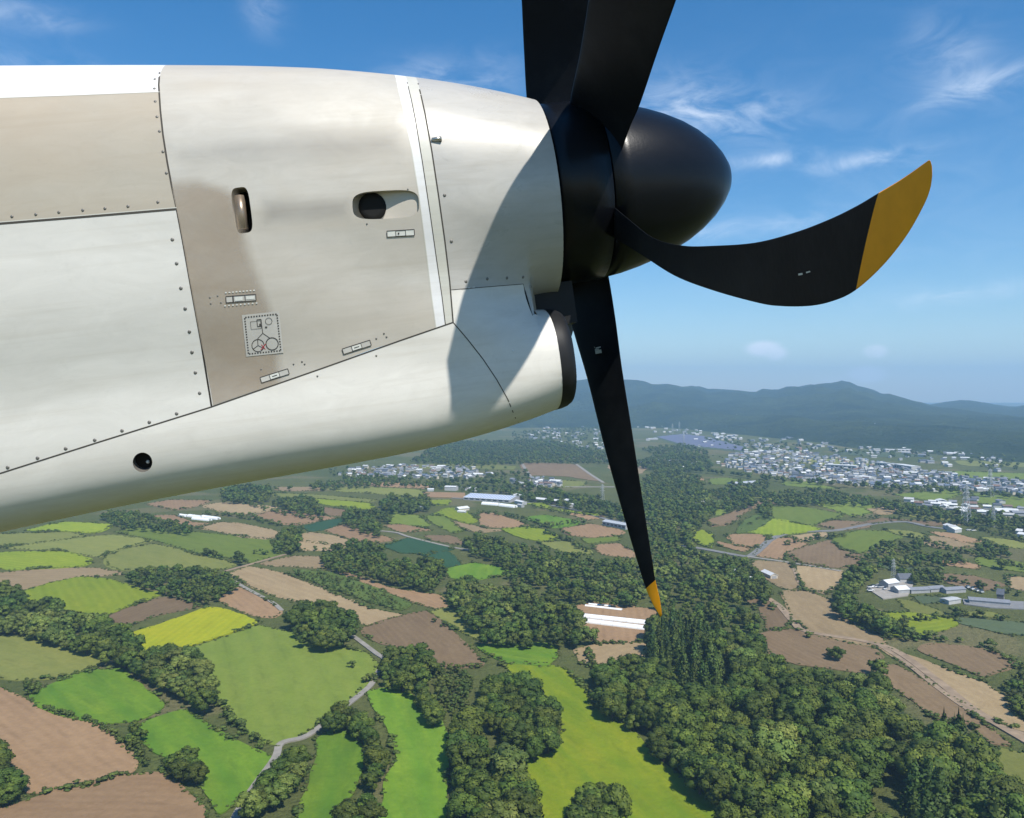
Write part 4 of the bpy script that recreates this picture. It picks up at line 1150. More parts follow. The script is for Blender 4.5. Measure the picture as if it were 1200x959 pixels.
def crown_arrays(kind, seed, quality):
    """unit tree about 10 m tall: vertices, quads, tones, shading normals"""
    g = np.random.default_rng(seed)
    Vs = []; Fs = []; Ts = []; Ns = []; n0 = 0
    def push(V, F, tone, nn):
        nonlocal n0
        Vs.append(V); Fs.append(np.asarray(F) + n0); Ts.append(tone); Ns.append(nn); n0 += len(V)
    if kind in ('broad', 'pale', 'bush'):
        nl = {2: g.integers(17, 25), 1: 9, 0: 5}[quality]; per = {2: 95, 1: 36, 0: 11}[quality]; sz = {2: .36, 1: .58, 0: 1.0}[quality]
        if kind == 'bush': nl = {2: 8, 1: 5, 0: 3}[quality]
        ax = g.uniform(.8, 1.25); cz = 6.0 if kind != 'bush' else 4.2; rz = 3.3 if kind != 'bush' else 3.6; rx = 4.1
        for i in range(nl):
            ga = i * 2.39996 + g.uniform(-.5, .5); zz = 1 - 1.75 * (i + .5) / nl + g.uniform(-.12, .12)
            rr = math.sqrt(max(.05, 1 - zz * zz)) * g.uniform(.55, 1.0)
            c = np.array([math.cos(ga) * rr * rx * ax, math.sin(ga) * rr * rx / ax, cz + zz * rz * g.uniform(.8, 1.05)])
            R = g.uniform(1.25, 2.1) * (1.15 if quality < 2 else 1) * (1.25 if quality == 0 else 1)
            sq = np.array([1.1, 1.1, .82])
            tl = g.uniform(.05, .75)
            d = sph(int(per * (R / 1.7) ** 2), g); d = d[d[:, 2] > -.55]
            P = c + d * sq * R * g.uniform(.86, 1.06, (len(d), 1))
            oc = P - [0, 0, cz - 1.5]; oc /= np.linalg.norm(oc, axis=1, keepdims=True)
            V = leaves(P, d * .8 + [0, 0, .35], sz, g, .5)
            nn = d * .75 + oc * .55 + g.normal(size=d.shape) * .12; nn /= np.linalg.norm(nn, axis=1, keepdims=True)
            tn = np.clip(tl + g.normal(size=len(d)) * .13, 0, 1)
            push(V, np.arange(len(V)).reshape(-1, 4), np.repeat(tn, 4), np.repeat(nn, 4, 0))
            dn = ICO_V * (1 + .14 * g.normal(size=(len(ICO_V), 1)))
            q = ICO_F
            push(c + dn * sq * R * .84, q, np.full(len(dn), tl * .5), ICO_V)
    else:
        nw = {2: 15, 1: 9, 0: 6}[quality]; per = {2: 40, 1: 14, 0: 6}[quality]; sz = {2: .30, 1: .55, 0: .85}[quality]
        for i in range(nw):
            f_ = (i + .3) / nw; z = 1.2 + 8.6 * f_; R = 2.05 * (1 - f_) ** .75 + .18
            k = int(per * (.35 + 1 - f_)); a = g.uniform(0, 2 * np.pi, k); lob = 1 + .28 * np.sin(a * g.integers(3, 6) + g.uniform(0, 6))
            r = R * lob * g.uniform(.55, 1.05, k)
            P = np.stack([np.cos(a) * r, np.sin(a) * r, z - r * .32 + g.normal(size=k) * .22], 1)
            d = np.stack([np.cos(a), np.sin(a), np.full(k, .55)], 1); d /= np.linalg.norm(d, axis=1, keepdims=True)
            V = leaves(P, d, sz, g, .6); tn = np.clip(g.uniform(.1, .6) + g.normal(size=k) * .2, 0, 1)
            nn = d + g.normal(size=d.shape) * .25; nn /= np.linalg.norm(nn, axis=1, keepdims=True)
            push(V, np.arange(len(V)).reshape(-1, 4), np.repeat(tn, 4), np.repeat(nn, 4, 0))
        a = np.arange(8) * np.pi / 4; V = np.concatenate([np.stack([np.cos(a) * r, np.sin(a) * r, np.full(8, z)], 1) for r, z in ((1.45, .9), (1.15, 3.5), (.65, 6.5), (.08, 9.6))])
        V *= 1 + .1 * g.normal(size=(len(V), 1))
        q = [(k * 8 + i, k * 8 + (i + 1) % 8, (k + 1) * 8 + (i + 1) % 8, (k + 1) * 8 + i) for k in range(3) for i in range(8)]
        nn = V * [1, 1, 0]; nn /= np.linalg.norm(nn, axis=1, keepdims=True) + 1e-6
        push(V, q, np.full(len(V), .1), nn)
    return np.concatenate(Vs), np.concatenate(Fs), np.concatenate(Ts), np.concatenate(Ns)
LEAF = {'broad': ML_broad, 'pale': ML_pale, 'con': ML_con, 'bush': ML_bush}
NVAR = {'broad': 9, 'pale': 4, 'con': 5, 'bush': 4}
def tones(tn, seed): return np.stack([tn, np.full_like(tn, (seed * .377) % 1), tn * 0, tn * 0 + 1], 1)
ARR = {}
def arr(kind, v, q):
    if (kind, v, q) not in ARR: ARR[kind, v, q] = crown_arrays(kind, 100 + v * 13 + {'broad': 0, 'pale': 1000, 'con': 2000, 'bush': 3000}[kind], q)
    return ARR[kind, v, q]
CROWN = {}
for k in ('broad', 'pale', 'con', 'bush'):
    for v in range(NVAR[k]):
        for q in (2, 1):
            V, Fq, tn, nn = arr(k, v, q)
            CROWN[k, v, q] = fast_mesh(V, Fq, 'crown', LEAF[k], cols=tones(tn, 0), normals=nn)
def trunk_mesh(kind):
    mb = MB()
    h = {'con': 6.0, 'broad': 4.6, 'pale': 4.6, 'bush': 2.0}[kind]
    n = 7; prof = [(0, .42), (.5, .30), (h * .6, .22), (h, .12)]
    V = [(math.cos(2 * math.pi * i / n) * r, math.sin(2 * math.pi * i / n) * r, z) for z, r in prof for i in range(n)]
    mb.add(V, [(k * n + i, k * n + (i + 1) % n, (k + 1) * n + (i + 1) % n, (k + 1) * n + i) for k in range(3) for i in range(n)])
    if kind != 'con':
        for a in (.3, 2.2, 4.4): mb.bar((0, 0, h * .55), (math.cos(a) * 2.0, math.sin(a) * 2.0, h + 1.0), .10, 0, 5)
    return mb.mesh('trunk', M_bark, True)
TRUNK = {k: trunk_mesh(k) for k in NVAR}

class Tree:
    __slots__ = ('x', 'y', 'h', 'w', 'kind', 'grp', 'px', 'r')
TREES = []
def put(x, y, h, w, kind, grp):
    t = Tree(); t.x, t.y, t.h, t.w, t.kind, t.grp = x, y, h, w, kind, grp
    X, Y = project(np.array([x, y, h * .6])); t.px = FPX * h / max(y, 50); t.r = random.random()
    hidden = False
    if not (-60 < X < 1260 and Y < 1040): hidden = True
    if y < 60: hidden = True
    # wholly behind the engine
    if X < 640:
        low = np.interp(X, [0, 100, 200, 320, 400, 485, 542, 607, 640], [618, 598, 578, 550, 537, 523, 512, 493, 480])
        if project(np.array([x, y, 0]))[1] < low - 3: hidden = True
    if not hidden: TREES.append(t)
def poly_m(pl, z): return np.array([ground(x, y, z) for x, y in pl])
def wood(pl, h, sp, grp, mix=(('broad', 1.0),), hv=.34, wv=1.0, keep=1.0):
    """trees at roughly sp metres inside a canopy outline"""
    my = float(np.mean([q[1] for q in pl]))
    if my < 720: h = h * (.66 if my < 690 else .82)
    g = poly_m(pl, h * .55); lo, hi = g.min(0), g.max(0); n = 0
    cell = {}
    area = abs((g[:, 0] * np.roll(g[:, 1], -1) - np.roll(g[:, 0], -1) * g[:, 1]).sum()) / 2
    tries = int(area / sp ** 2 * 14) + 20
    pts = rng.uniform(lo, hi, (int(tries * (hi - lo).prod() / max(area, 1)) + 20, 2)); pts = pts[inside(pts, g)]
    kinds = [k for k, _ in mix]; ws = np.array([w for _, w in mix]); ws = ws / ws.sum()
    ins_ = min(h * .36, math.sqrt(area) * .12)
    for x, y in pts:
        pp = np.array([x, y]); a0 = g; b0 = np.roll(g, -1, 0) - g; tt = np.clip(((pp - a0) * b0).sum(1) / (b0 ** 2).sum(1), 0, 1)
        if np.hypot(*(pp - a0 - b0 * tt[:, None]).T).min() < ins_: continue
        c = (int(x // sp), int(y // sp)); bad = False
        for i in (-1, 0, 1):
            for j in (-1, 0, 1):
                for a, b in cell.get((c[0] + i, c[1] + j), ()):
                    if (a - x) ** 2 + (b - y) ** 2 < sp * sp: bad = True
        if bad: continue
        cell.setdefault(c, []).append((x, y))
        if random.random() > keep: continue
        nz = mnoise.noise(Vector((x / 45, y / 45, 5.5)))
        k = kinds[int(np.searchsorted(np.cumsum(ws), min(.999, max(0, .5 + nz * .9 + random.uniform(-.3, .3)))))] if len(kinds) > 1 else kinds[0]
        hh = h * .92 * (1 + random.uniform(-hv, hv)); 
        if k == 'con': hh *= 1.35
        ww = hh * random.uniform(.8, 1.1) * wv
        put(x, y, hh, ww, k, grp); n += 1
    return n
def row(pl, h, sp, grp, kind='broad', jit=.25, wv=1.0):
    g = np.array([ground(x, y) for x, y in pl]); d = np.r_[0, np.cumsum(np.linalg.norm(np.diff(g, axis=0), axis=1))]
    s = 0
    while s < d[-1]:
        x = np.interp(s, d, g[:, 0]) + random.gauss(0, sp * jit); y = np.interp(s, d, g[:, 1]) + random.gauss(0, sp * jit)
        hh = h * random.uniform(.7, 1.25); put(x, y, hh, hh * random.uniform(.85, 1.2) * wv, kind, grp); s += sp * random.uniform(.7, 1.35)

BIG = [('broad', .86), ('pale', .14)]
wood([(-30,688),(20,688),(35,703),(70,710),(90,722),(120,730),(150,738),(175,760),(205,765),(240,772),(258,805),(258,826),(243,834),(215,818),(180,797),(150,783),(110,768),(60,750),(20,742),(-30,738)], 10, 6.2, 'trees of the thick hedgerow below the big lime field', BIG)
wood([(145,677),(165,668),(200,665),(250,666),(277,678),(280,690),(255,703),(235,707),(215,699),(180,692),(150,684)], 12, 7, 'trees of the grove above the yellow field')
wood([(335,728),(350,711),(375,709),(400,716),(420,724),(420,737),(412,750),(380,758),(345,747)], 11, 6.5, 'trees of the clump at the corner of the large pasture')
wood([(257,579),(270,570),(318,570),(322,580),(310,588),(260,587)], 14, 9, 'trees of the small wood under the nacelle'); wood([(315,590),(330,583),(365,583),(382,598),(380,604),(345,600)], 12, 9, 'trees of the small wood under the nacelle')
wood([(318,640),(325,628),(340,618),(355,617),(352,640),(340,647)], 13, 8, 'trees of the round clump beside the pasture')
wood([(115,606),(135,597),(170,604),(230,617),(228,625),(200,623),(140,618)], 11, 8, 'trees of the dark row above the pasture')
wood([(372,657),(395,640),(420,633),(450,640),(455,655),(480,659),(515,656),(527,668),(523,682),(500,690),(470,684),(440,678),(400,670),(380,663)], 13, 7.5, 'trees of the wood beside the dark green crop')
wood([(398,606),(410,596),(440,598),(462,605),(455,613),(440,606),(450,622),(440,629),(410,619)], 12, 8, 'trees of the wood by the farm lane')
wood([(444,592),(455,582),(478,582),(500,589),(490,598),(470,600),(448,597)], 15, 9, 'dark rounded trees by the farm sheds'); wood([(484,592),(490,581),(503,582),(510,592),(500,597)], 15, 9, 'dark rounded trees by the farm sheds')
wood([(523,692),(530,676),(560,683),(600,688),(640,698),(680,723),(702,746),(690,755),(640,754),(600,754),(565,750),(545,728),(526,708)], 12, 7.0, 'trees of the hilly wood left of the greenhouses', BIG)
wood([(543,633),(558,624),(600,637),(640,643),(690,653),(742,655),(760,668),(768,695),(742,710),(700,704),(680,706),(650,700),(600,668),(570,655),(546,646)], 12, 7.8, 'trees of the wood behind the greenhouses', BIG)
wood([(600,668),(650,700),(640,698),(600,688),(592,672)], 10, 7, 'trees of the wood behind the greenhouses', BIG)
wood([(752,562),(765,553),(790,548),(820,560),(832,582),(845,592),(830,608),(812,626),(815,642),(845,655),(870,664),(905,690),(917,704),(880,705),(862,700),(880,712),(900,730),(900,743),(880,748),(850,738),(790,730),(772,722),(764,700),(752,655),(745,620),(740,585)], 13, 8.8, 'trees of the long wood right of the hanging blade', BIG)
wood([(688,792),(700,780),(725,777),(760,775),(790,772),(800,800),(790,830),(770,850),(745,850),(715,838),(698,820)], 11, 6.0, 'trees at the edge of the curved meadow', [('broad', 1)])
wood([(755,735),(770,715),(790,735),(850,740),(858,770),(850,810),(800,815),(765,785),(752,762)], 14, 5.6, 'tall pointed conifers on the wooded slope', [('con', .9), ('broad', .1)], wv=.85)
wood([(800,740),(850,740),(892,747),(905,775),(960,785),(1030,795),(1050,800),(1060,830),(1000,850),(930,850),(870,840),(850,815),(856,770)], 12, 6.8, 'trees high on the wooded slope', BIG)
wood([(740,852),(800,818),(850,815),(870,842),(930,852),(1000,852),(1060,832),(1075,850),(1060,900),(1000,930),(900,925),(830,940),(790,905),(760,882)], 13, 7.4, 'trees in the middle of the wooded slope', BIG)
wood([(1060,905),(1078,850),(1095,862),(1130,852),(1150,880),(1180,908),(1215,930),(1215,985),(1080,985),(1040,940)], 14, 6.2, 'dark trees at the foot of the wooded slope', [('con', .45), ('broad', .55)])
wood([(830,942),(900,927),(1000,932),(1040,942),(1080,985),(1080,1010),(870,1010)], 13, 7.2, 'trees lowest on the wooded slope', BIG)
wood([(555,800),(580,793),(630,808),(657,835),(662,856),(645,880),(615,887),(597,870),(570,850),(553,826)], 12, 6.2, 'dark trees of the clump inside the curved meadow')
wood([(525,860),(545,830),(565,850),(595,872),(612,890),(625,920),(638,965),(650,1000),(540,1000),(527,940),(521,900)], 12, 6.6, 'trees of the tall belt left of the curved meadow', BIG)
wood([(444,774),(452,763),(470,760),(500,764),(510,785),(503,800),(515,830),(522,850),(505,848),(485,822),(465,805),(446,803)], 9, 5.2, 'trees of the hedge above the bright green strip', BIG)
wood([(372,852),(378,838),(400,824),(428,832),(442,856),(458,878),(453,905),(436,924),(420,918),(430,890),(425,868),(405,852),(385,853)], 9.5, 5.2, 'trees of the arched hedge between two green fields', BIG)
wood([(320,882),(345,870),(365,884),(362,905),(342,935),(300,958),(272,968),(262,985),(250,985),(290,935),(315,908)], 9, 5.2, 'trees beside the pale lane', BIG)
wood([(388,985),(392,945),(420,930),(440,938),(445,985)], 9, 5.5, 'trees of the bottom clump between two green fields')
wood([(655,1010),(664,955),(680,930),(705,916),(730,930),(740,975),(742,1010)], 13, 6.0, 'big rounded trees at the meadow bottom')
wood([(195,900),(205,880),(225,878),(240,892),(238,912),(215,915)], 7, 4.2, 'small trees between the two bright fields')
wood([(145,860),(155,850),(172,855),(168,872),(152,872)], 6, 4, 'small trees between the two bright fields')
wood([(-30,985),(-30,870),(0,868),(10,895),(28,912),(25,930),(0,935)], 9, 5, 'trees at the left edge by the reddish field')
wood([(20,800),(40,792),(52,800),(45,812),(25,808)], 5, 4, 'bushes at the reddish field corner', [('bush', 1)])
wood([(985,700),(980,682),(1000,662),(1020,657),(1030,668),(1012,685),(1000,702),(1020,715),(1040,725),(1062,737),(1050,744),(1020,735),(992,718)], 11, 6.5, 'trees round the farmyard', BIG)
wood([(972,712),(975,695),(990,690),(1005,700),(1008,715),(990,722)], 12, 7, 'trees of the dark clump in the stubble field')
wood([(838,655),(850,650),(870,655),(892,672),(907,692),(892,700),(870,690),(850,680)], 10, 7, 'trees round the hamlet on the slope')
wood([(1012,652),(1020,640),(1035,634),(1050,640),(1082,630),(1084,640),(1060,646),(1120,650),(1146,660),(1110,660),(1060,662),(1030,657)], 10, 7.5, 'trees of the bushy strip behind the farmyard', BIG)
wood([(1140,640),(1150,636),(1180,640),(1190,650),(1160,652),(1142,648)], 10, 8, 'trees of the small copse far right')
wood([(1050,672),(1070,668),(1100,672),(1102,682),(1070,682)], 9, 7, 'trees between the farm roofs')
wood([(842,590),(850,580),(870,577),(884,580),(885,592),(870,598),(850,598)], 12, 9, 'trees of the dark block above the lime field'); wood([(886,592),(895,586),(906,590),(905,606),(890,607)], 11, 8, 'trees of the dark block above the lime field')
FAR = 'far trees'
wood([(800,578),(840,574),(870,572),(910,578),(960,574),(1000,580),(1050,588),(1100,597),(1160,604),(1215,612),(1215,628),(1150,614),(1080,606),(1020,592),(960,590),(915,592),(880,578),(840,582)], 12, 9.5, FAR)
wood([(480,540),(500,528),(540,517),(640,516),(700,528),(740,533),(740,541),(700,542),(640,542),(543,545)], 13, 13, FAR)
wood([(360,566),(440,556),(480,563),(540,566),(620,572),(640,577),(560,576),(470,568),(400,572),(366,574)], 12, 11, FAR, keep=.8)
wood([(590,574),(640,578),(700,582),(730,594),(735,612),(715,606),(690,600),(640,588),(600,582)], 12, 9, FAR)
wood([(740,545),(760,535),(800,530),(830,535),(840,546),(800,552),(770,552)], 13, 12, FAR); wood([(750,525),(800,520),(830,528),(830,536),(770,534)], 12, 14, FAR, keep=.8)
wood([(560,555),(620,552),(625,562),(600,566)], 11, 12, FAR, keep=.6)
wood([(845,566),(880,563),(905,567),(900,573),(850,572)], 11, 11, FAR, keep=.7); wood([(1020,570),(1100,568),(1120,573),(1040,578)], 10, 12, FAR, keep=.5)
wood([(1040,590),(1120,596),(1200,604),(1200,610),(1100,604)], 10, 11, FAR, keep=.6)
wood([(600,506),(700,500),(740,508),(700,524),(600,515)], 12, 22, FAR, keep=.6); wood([(1130,535),(1215,540),(1215,552),(1140,548)], 12, 20, FAR, keep=.5)
wood([(960,526),(1100,528),(1215,532),(1215,538),(1000,534)], 12, 26, FAR, keep=.7); wood([(820,512),(960,522),(960,530),(860,528)], 12, 24, FAR, keep=.5)
wood([(380,548),(560,545),(600,548),(560,566),(400,566)], 8, 22, FAR); wood([(830,532),(1215,560),(1215,584),(1100,576),(900,556)], 8, 30, FAR)
row([(740,548),(840,556),(920,566),(1000,572),(1100,578),(1215,588)], 10, 14, FAR)
row([(530,566),(620,572),(720,600)], 10, 12, FAR)
for pl in ([(262,604),(300,610),(330,618)], [(285,590),(330,603),(380,612)], [(330,650),(365,646),(400,648)], [(560,600),(620,610),(640,618)], [(625,595),(660,602),(690,605)], [(640,625),(660,632),(690,648)],
           [(1000,607),(1060,610),(1120,616)], [(920,640),(950,633),(985,630)], [(1085,640),(1140,650),(1200,668)], [(1035,668),(1100,678),(1150,690),(1200,700)], [(1000,655),(1060,668),(1110,672)], [(1060,735),(1120,722),(1200,730)], [(1040,748),(1100,752),(1160,760),(1200,790)],
           [(1120,612),(1160,625),(1215,640)], [(1060,628),(1100,640),(1150,655)], [(620,620),(690,612)], [(300,650),(345,648)], [(462,600),(500,600)], [(240,604),(300,606)]):
    row(pl, 6, 8, 'bushes', 'bush')
wood([(1172,795),(1190,785),(1215,775),(1215,850),(1195,838),(1180,822)], 6, 5, 'bushes at the right edge', [('bush', .7), ('broad', .3)])
wood([(500,785),(520,770),(555,790),(550,820),(535,840),(515,822)], 4.5, 3.6, 'bushes of the rough green bank above the belt', [('bush', 1)], hv=.4)
wood([(345,668),(390,672),(440,690),(478,708),(468,714),(430,705),(380,688),(350,676)], 4, 4.2, 'bushes on the strip between two stubble fields', [('bush', 1)], hv=.4)
row([(262,838),(290,862),(312,876)], 4, 3.5, 'bushes below the large pasture', 'bush'); row([(60,835),(110,848),(160,880),(175,900)], 3.2, 3.2, 'bushes along the reddish field', 'bush')
row([(690,765),(700,790),(692,800)], 4, 4, 'bushes at the greenhouse bank', 'bush'); row([(1010,728),(1040,742),(1090,752)], 6, 5, 'bushes round the lime oval', 'bush')
for x, y, h in ((242,652,7),(250,654,7),(257,655,6),(280,660,10),(284,663,7),(430,800,6),(340,575,8),(363,718,6),(412,783,5),(1020,735,7),(1055,744,8),(1068,744,6),(947,748,5),(905,715,6),(1175,668,9),(980,775,8),(972,770,6),(508,730,4),(520,735,4),(1030,793,9)):
    g_ = ground(x, y); put(g_[0], g_[1], h, h, 'broad' if h > 6 else 'bush', 'single trees standing in the fields' if h > 6 else 'single bushes at field edges')
for x, y in ((1106,862),(1118,866),(1128,870),(1110,880)):
    g_ = ground(x, y, 6); put(g_[0], g_[1], 16, 15, 'con', 'tall dark trees at the forest tip')

LBL = {'broad': ('broadleaf_tree', 'tree', 'rounded green broadleaf tree among the '), 'pale': ('broadleaf_tree', 'tree', 'paler yellow-green broadleaf tree among the '),
       'con': ('conifer_tree', 'conifer', 'narrow dark conifer among the '), 'bush': ('bush', 'bush', 'low rounded bush among the ')}
SHORT = {}
def label_for(t):
    g = t.grp
    for w in ('dark rounded trees ', 'dark trees ', 'tall pointed conifers ', 'big rounded trees ', 'small trees ', 'single trees ', 'single bushes ', 'tall dark trees ', 'trees ', 'bushes '):
        if g.startswith(w): g = g[len(w):]; break
    head = {'broad': 'rounded green broadleaf tree', 'pale': 'pale yellow-green broadleaf tree', 'con': 'narrow dark pointed conifer', 'bush': 'low rounded green bush'}[t.kind]
    if g.startswith('of the ') or g.startswith('of '): g = 'in ' + g[3:]
    return head + ' ' + g
LIM = {'tree': 295, 'conifer': 120, 'bush': 200}
TREES.sort(key=lambda t: -t.px * (1 if -20 < project(np.array([t.x, t.y, t.h * .5]))[0] < 1220 else .01))
cnt = {}; rest = []
for t in TREES:
    nm, cat, _ = LBL[t.kind]
    if t.grp in (FAR, 'bushes') or cnt.get(cat, 0) >= LIM[cat] or project(np.array([t.x, t.y, t.h]))[1] > 955:
        rest.append(t); continue
    cnt[cat] = cnt.get(cat, 0) + 1
    v = random.randrange(NVAR[t.kind]); q = 2 if t.px > 14 else 1
    root = empty(nm, (t.x, t.y, 0), random.uniform(0, 6.28))
    tag(root, label_for(t), cat, {'pale': 'pale ', 'broad': '', 'con': 'pointed ', 'bush': 'low '}[t.kind] + t.grp)
    sx = t.w / 10 * (1.12 if t.kind != 'con' else 1.25)
    root.scale = (sx, sx, t.h / 10)
    link('trunk', TRUNK[t.kind], root); link('crown', CROWN[t.kind, v, q], root)
def merged(name, items, mat, kind):
    Vs, Fs, Ts, Ns = [], [], [], []; n0 = 0
    for t in items:
        v = random.randrange(NVAR[t.kind]); q = 2 if t.px > 26 else 1 if t.px > 11 else 0
        V, Fq, tn, nn = arr(t.kind, v, q); a = random.uniform(0, 6.28); c, s = math.cos(a), math.sin(a)
        sx = t.w / 10 * (1.12 if t.kind != 'con' else 1.25)
        R = np.array([[c, s, 0], [-s, c, 0], [0, 0, 1]])
        Vs.append((V * [sx, sx, t.h / 10]) @ R + [t.x, t.y, 0]); Fs.append(Fq + n0); Ts.append(np.stack([tn, np.full_like(tn, random.random()), tn * 0, tn * 0 + 1], 1)); Ns.append(nn @ R); n0 += len(V)
    me = fast_mesh(np.concatenate(Vs), np.concatenate(Fs), name, mat, cols=np.concatenate(Ts), normals=np.concatenate(Ns))
    o = link(name, me); o['kind'] = 'stuff'; return o
print('TREES', len(TREES), cnt, {k: sum(t.kind == k for t in rest) for k in NVAR})
for k, nm in (('broad', 'woodland'), ('pale', 'pale_woodland'), ('con', 'conifer_forest'), ('bush', 'scrub')):
    it = [t for t in rest if t.kind == k]
    if it: merged(nm, it, LEAF[k], 'stuff')

# undergrowth: weeds and brush along the field edges, more than anyone could count
ug = []
for k, pl in FIELDS:
    g = np.array([ground(x, y) for x, y in pl]); dist = g[:, 1].mean()
    if dist > 1500: continue
    per = np.linalg.norm(np.roll(g, -1, 0) - g, axis=1)
    c0 = g.mean(0)
    for a, b, l in zip(g, np.roll(g, -1, 0), per):
        s = 0
        dens_ = mnoise.noise(Vector((a[0] / 60, a[1] / 60, 2)))
        while s < l:
            p = a + (b - a) * s / l; dv = p - c0; p = p + dv / (np.linalg.norm(dv) + 1e-6) * abs(random.gauss(1.2, 1.2))
            hh = random.uniform(.5, 1.5) * (1.6 if mnoise.noise(Vector((p[0] / 30, p[1] / 30, 4))) > .15 else .8) * (1 + dist / 2500)
            t = Tree(); t.x, t.y, t.h, t.w, t.kind, t.px = p[0], p[1], hh, hh * 1.9, 'bush', 5
            X, Y = project(np.array([t.x, t.y, 0]))
            if -20 < X < 1220 and Y < 985: ug.append(t)
            s += random.uniform(1.2, 3.0) * (1 + dist / 700)
print('UG', len(ug))
merged('undergrowth', ug, ML_bush, 'stuff')
# ------------------------------------------------------------------ buildings
RC = {'white': (.72, .72, .70), 'pale': (.50, .50, .48), 'grey': (.24, .25, .27), 'dark': (.095, .105, .125), 'blue': (.13, .165, .22), 'brown': (.22, .14, .10), 'silver': (.48, .50, .52)}
def roof_mat(n, c):
    m, t, bs = new_mat('roof_' + n)
    w = t.nodes.new('ShaderNodeTexWave'); w.bands_direction = 'X'; w.inputs['Scale'].default_value = 1.6
    tcn = t.nodes.new('ShaderNodeTexCoord'); t.links.new(tcn.outputs['Object'], w.inputs['Vector'])
    d = link_mix(t, noise_fac(t, .5, 5), c, tuple(x * .78 for x in c))
    t.links.new(link_mix(t, smath('MULTIPLY', w.outputs['Fac'], .22, t), d, tuple(x * .6 for x in c)), bs.inputs['Base Color'])
    bs.inputs['Roughness'].default_value = .5; return m
RM = {k: roof_mat(k, v) for k, v in RC.items()}
WM = {'white': simple_mat('wall_white', (.46, .455, .44), .8, .2, 0, .08, .4), 'cream': simple_mat('wall_cream', (.55, .49, .39), .8, .2, 0, .1, .4), 'grey': simple_mat('wall_grey', (.36, .36, .36), .8, .2, 0, .1, .4), 'dark': simple_mat('wall_dark', (.13, .12, .11), .8, .2, 0, .1, .4), 'brown': simple_mat('wall_brown', (.26, .18, .12), .8, .2, 0, .1, .4)}
M_glass = simple_mat('window_glass', (.03, .04, .05), .15, .6)
M_panel, t_, b_ = new_mat('solar_panel')
b_.inputs['Base Color'].default_value = (.36, .42, .55, 1); b_.inputs['Roughness'].default_value = .25
M_film2 = simple_mat('polytunnel_film', (.82, .83, .82), .5, .4, 0, .05, .3)
def gable(w, d, h, rise, over=.4):
    v = [(-w/2-over, -d/2-over, h), (w/2+over, -d/2-over, h), (w/2+over, 0, h+rise), (-w/2-over, 0, h+rise), (-w/2-over, d/2+over, h), (w/2+over, d/2+over, h)]
    v += [(x, y, z + .25) for x, y, z in v]
    return v, [(6, 7, 8, 9), (9, 8, 11, 10), (0, 3, 2, 1), (3, 4, 5, 2), (0, 1, 7, 6), (4, 10, 11, 5), (0, 6, 9, 3), (3, 9, 10, 4), (1, 2, 8, 7), (2, 5, 11, 8)]
def walls(mb, w, d, h, rise, mi=0):
    v = [(-w/2, -d/2, 0), (w/2, -d/2, 0), (w/2, d/2, 0), (-w/2, d/2, 0), (-w/2, -d/2, h), (w/2, -d/2, h), (w/2, d/2, h), (-w/2, d/2, h), (-w/2, 0, h + rise), (w/2, 0, h + rise)]
    mb.add(v, [(0, 1, 5, 4), (2, 3, 7, 6), (1, 2, 6, 9, 5), (3, 0, 4, 8, 7), (0, 3, 2, 1)], mi)
def line_m(p, q):
    a, b = ground(*p), ground(*q); return (a + b) / 2, float(np.hypot(*(b - a))), math.atan2(*(b - a)[::-1])
def shed(name, label, cat, p, q, d, h, rise, roof, wall, group=None, windows=0, door=True):
    """gabled shed whose long near foot runs between two points of the ground"""
    c, w, a = line_m(p, q); nrm_ = np.array([-math.sin(a), math.cos(a)])
    if nrm_[1] < 0: nrm_ = -nrm_; 
    d *= .8; h *= .72; rise *= .85; c = c + nrm_ * d / 2
    r = empty(name, (c[0], c[1], 0), a); tag(r, label, cat, group)
    mb = MB(); walls(mb, w, d, h, rise); link('wall', mb.mesh('wall', WM[wall]), r)
    v, f = gable(w, d, h, rise); rf = link('roof', mesh_from(v, f, 'roof', RM[roof]), r)
    sg = -1 if (math.cos(a) > 0) else 1
    for i in range(windows):
        x = -w/2 + (i + .5) * w / windows; mb = MB(); mb.box(x - w / windows * .3, x + w / windows * .3, sg * (d/2) - .08, sg * (d/2) + .08, h * .35, h * .75); link('window', mb.mesh('window', M_glass), r)
    if door: mb = MB(); mb.box(w/2 - .1, w/2 + .1, -1.8, 1.8, 0, min(h * .9, 3.4)); link('door', mb.mesh('door', WM['grey']), r)
    return r, rf, (w, d, h, rise)
# the big greenhouse with ribbed blue-white roof and its yard
r, rf, (w, d, h, rise) = shed('farm_greenhouse', 'very long low greenhouse with blue and white ribbed roof above the lime fields', 'greenhouse', (543, 586), (597, 589.5), 56, 5, 4.2, 'white', 'grey', windows=8)
mb = MB()
for i in range(18):
    x = -w/2 + (i + .5) * w / 18
    for s in (-1, 1):
        y0, y1 = s * .8, s * (d/2 - .6); z = lambda y: h + rise * (1 - abs(y) / (d/2)) + .42
        mb.add([(x - 1.3, y0, z(y0)), (x + 1.3, y0, z(y0)), (x + 1.3, y1, z(y1)), (x - 1.3, y1, z(y1)), (x - 1.3, y0, z(y0) - .1), (x + 1.3, y0, z(y0) - .1), (x + 1.3, y1, z(y1) - .1), (x - 1.3, y1, z(y1) - .1)], [(0, 1, 2, 3), (4, 7, 6, 5), (0, 4, 5, 1), (1, 5, 6, 2), (2, 6, 7, 3), (3, 7, 4, 0)])
link('roof_glazing', mb.mesh('roof_glazing', M_panel), rf)
YD = 'white sheds of the big farm'
shed('farm_shed', 'plain white boxy barn standing behind the brown paddock', 'shed', (521, 575), (534, 575.5), 14, 8, 1.5, 'white', 'white', YD)
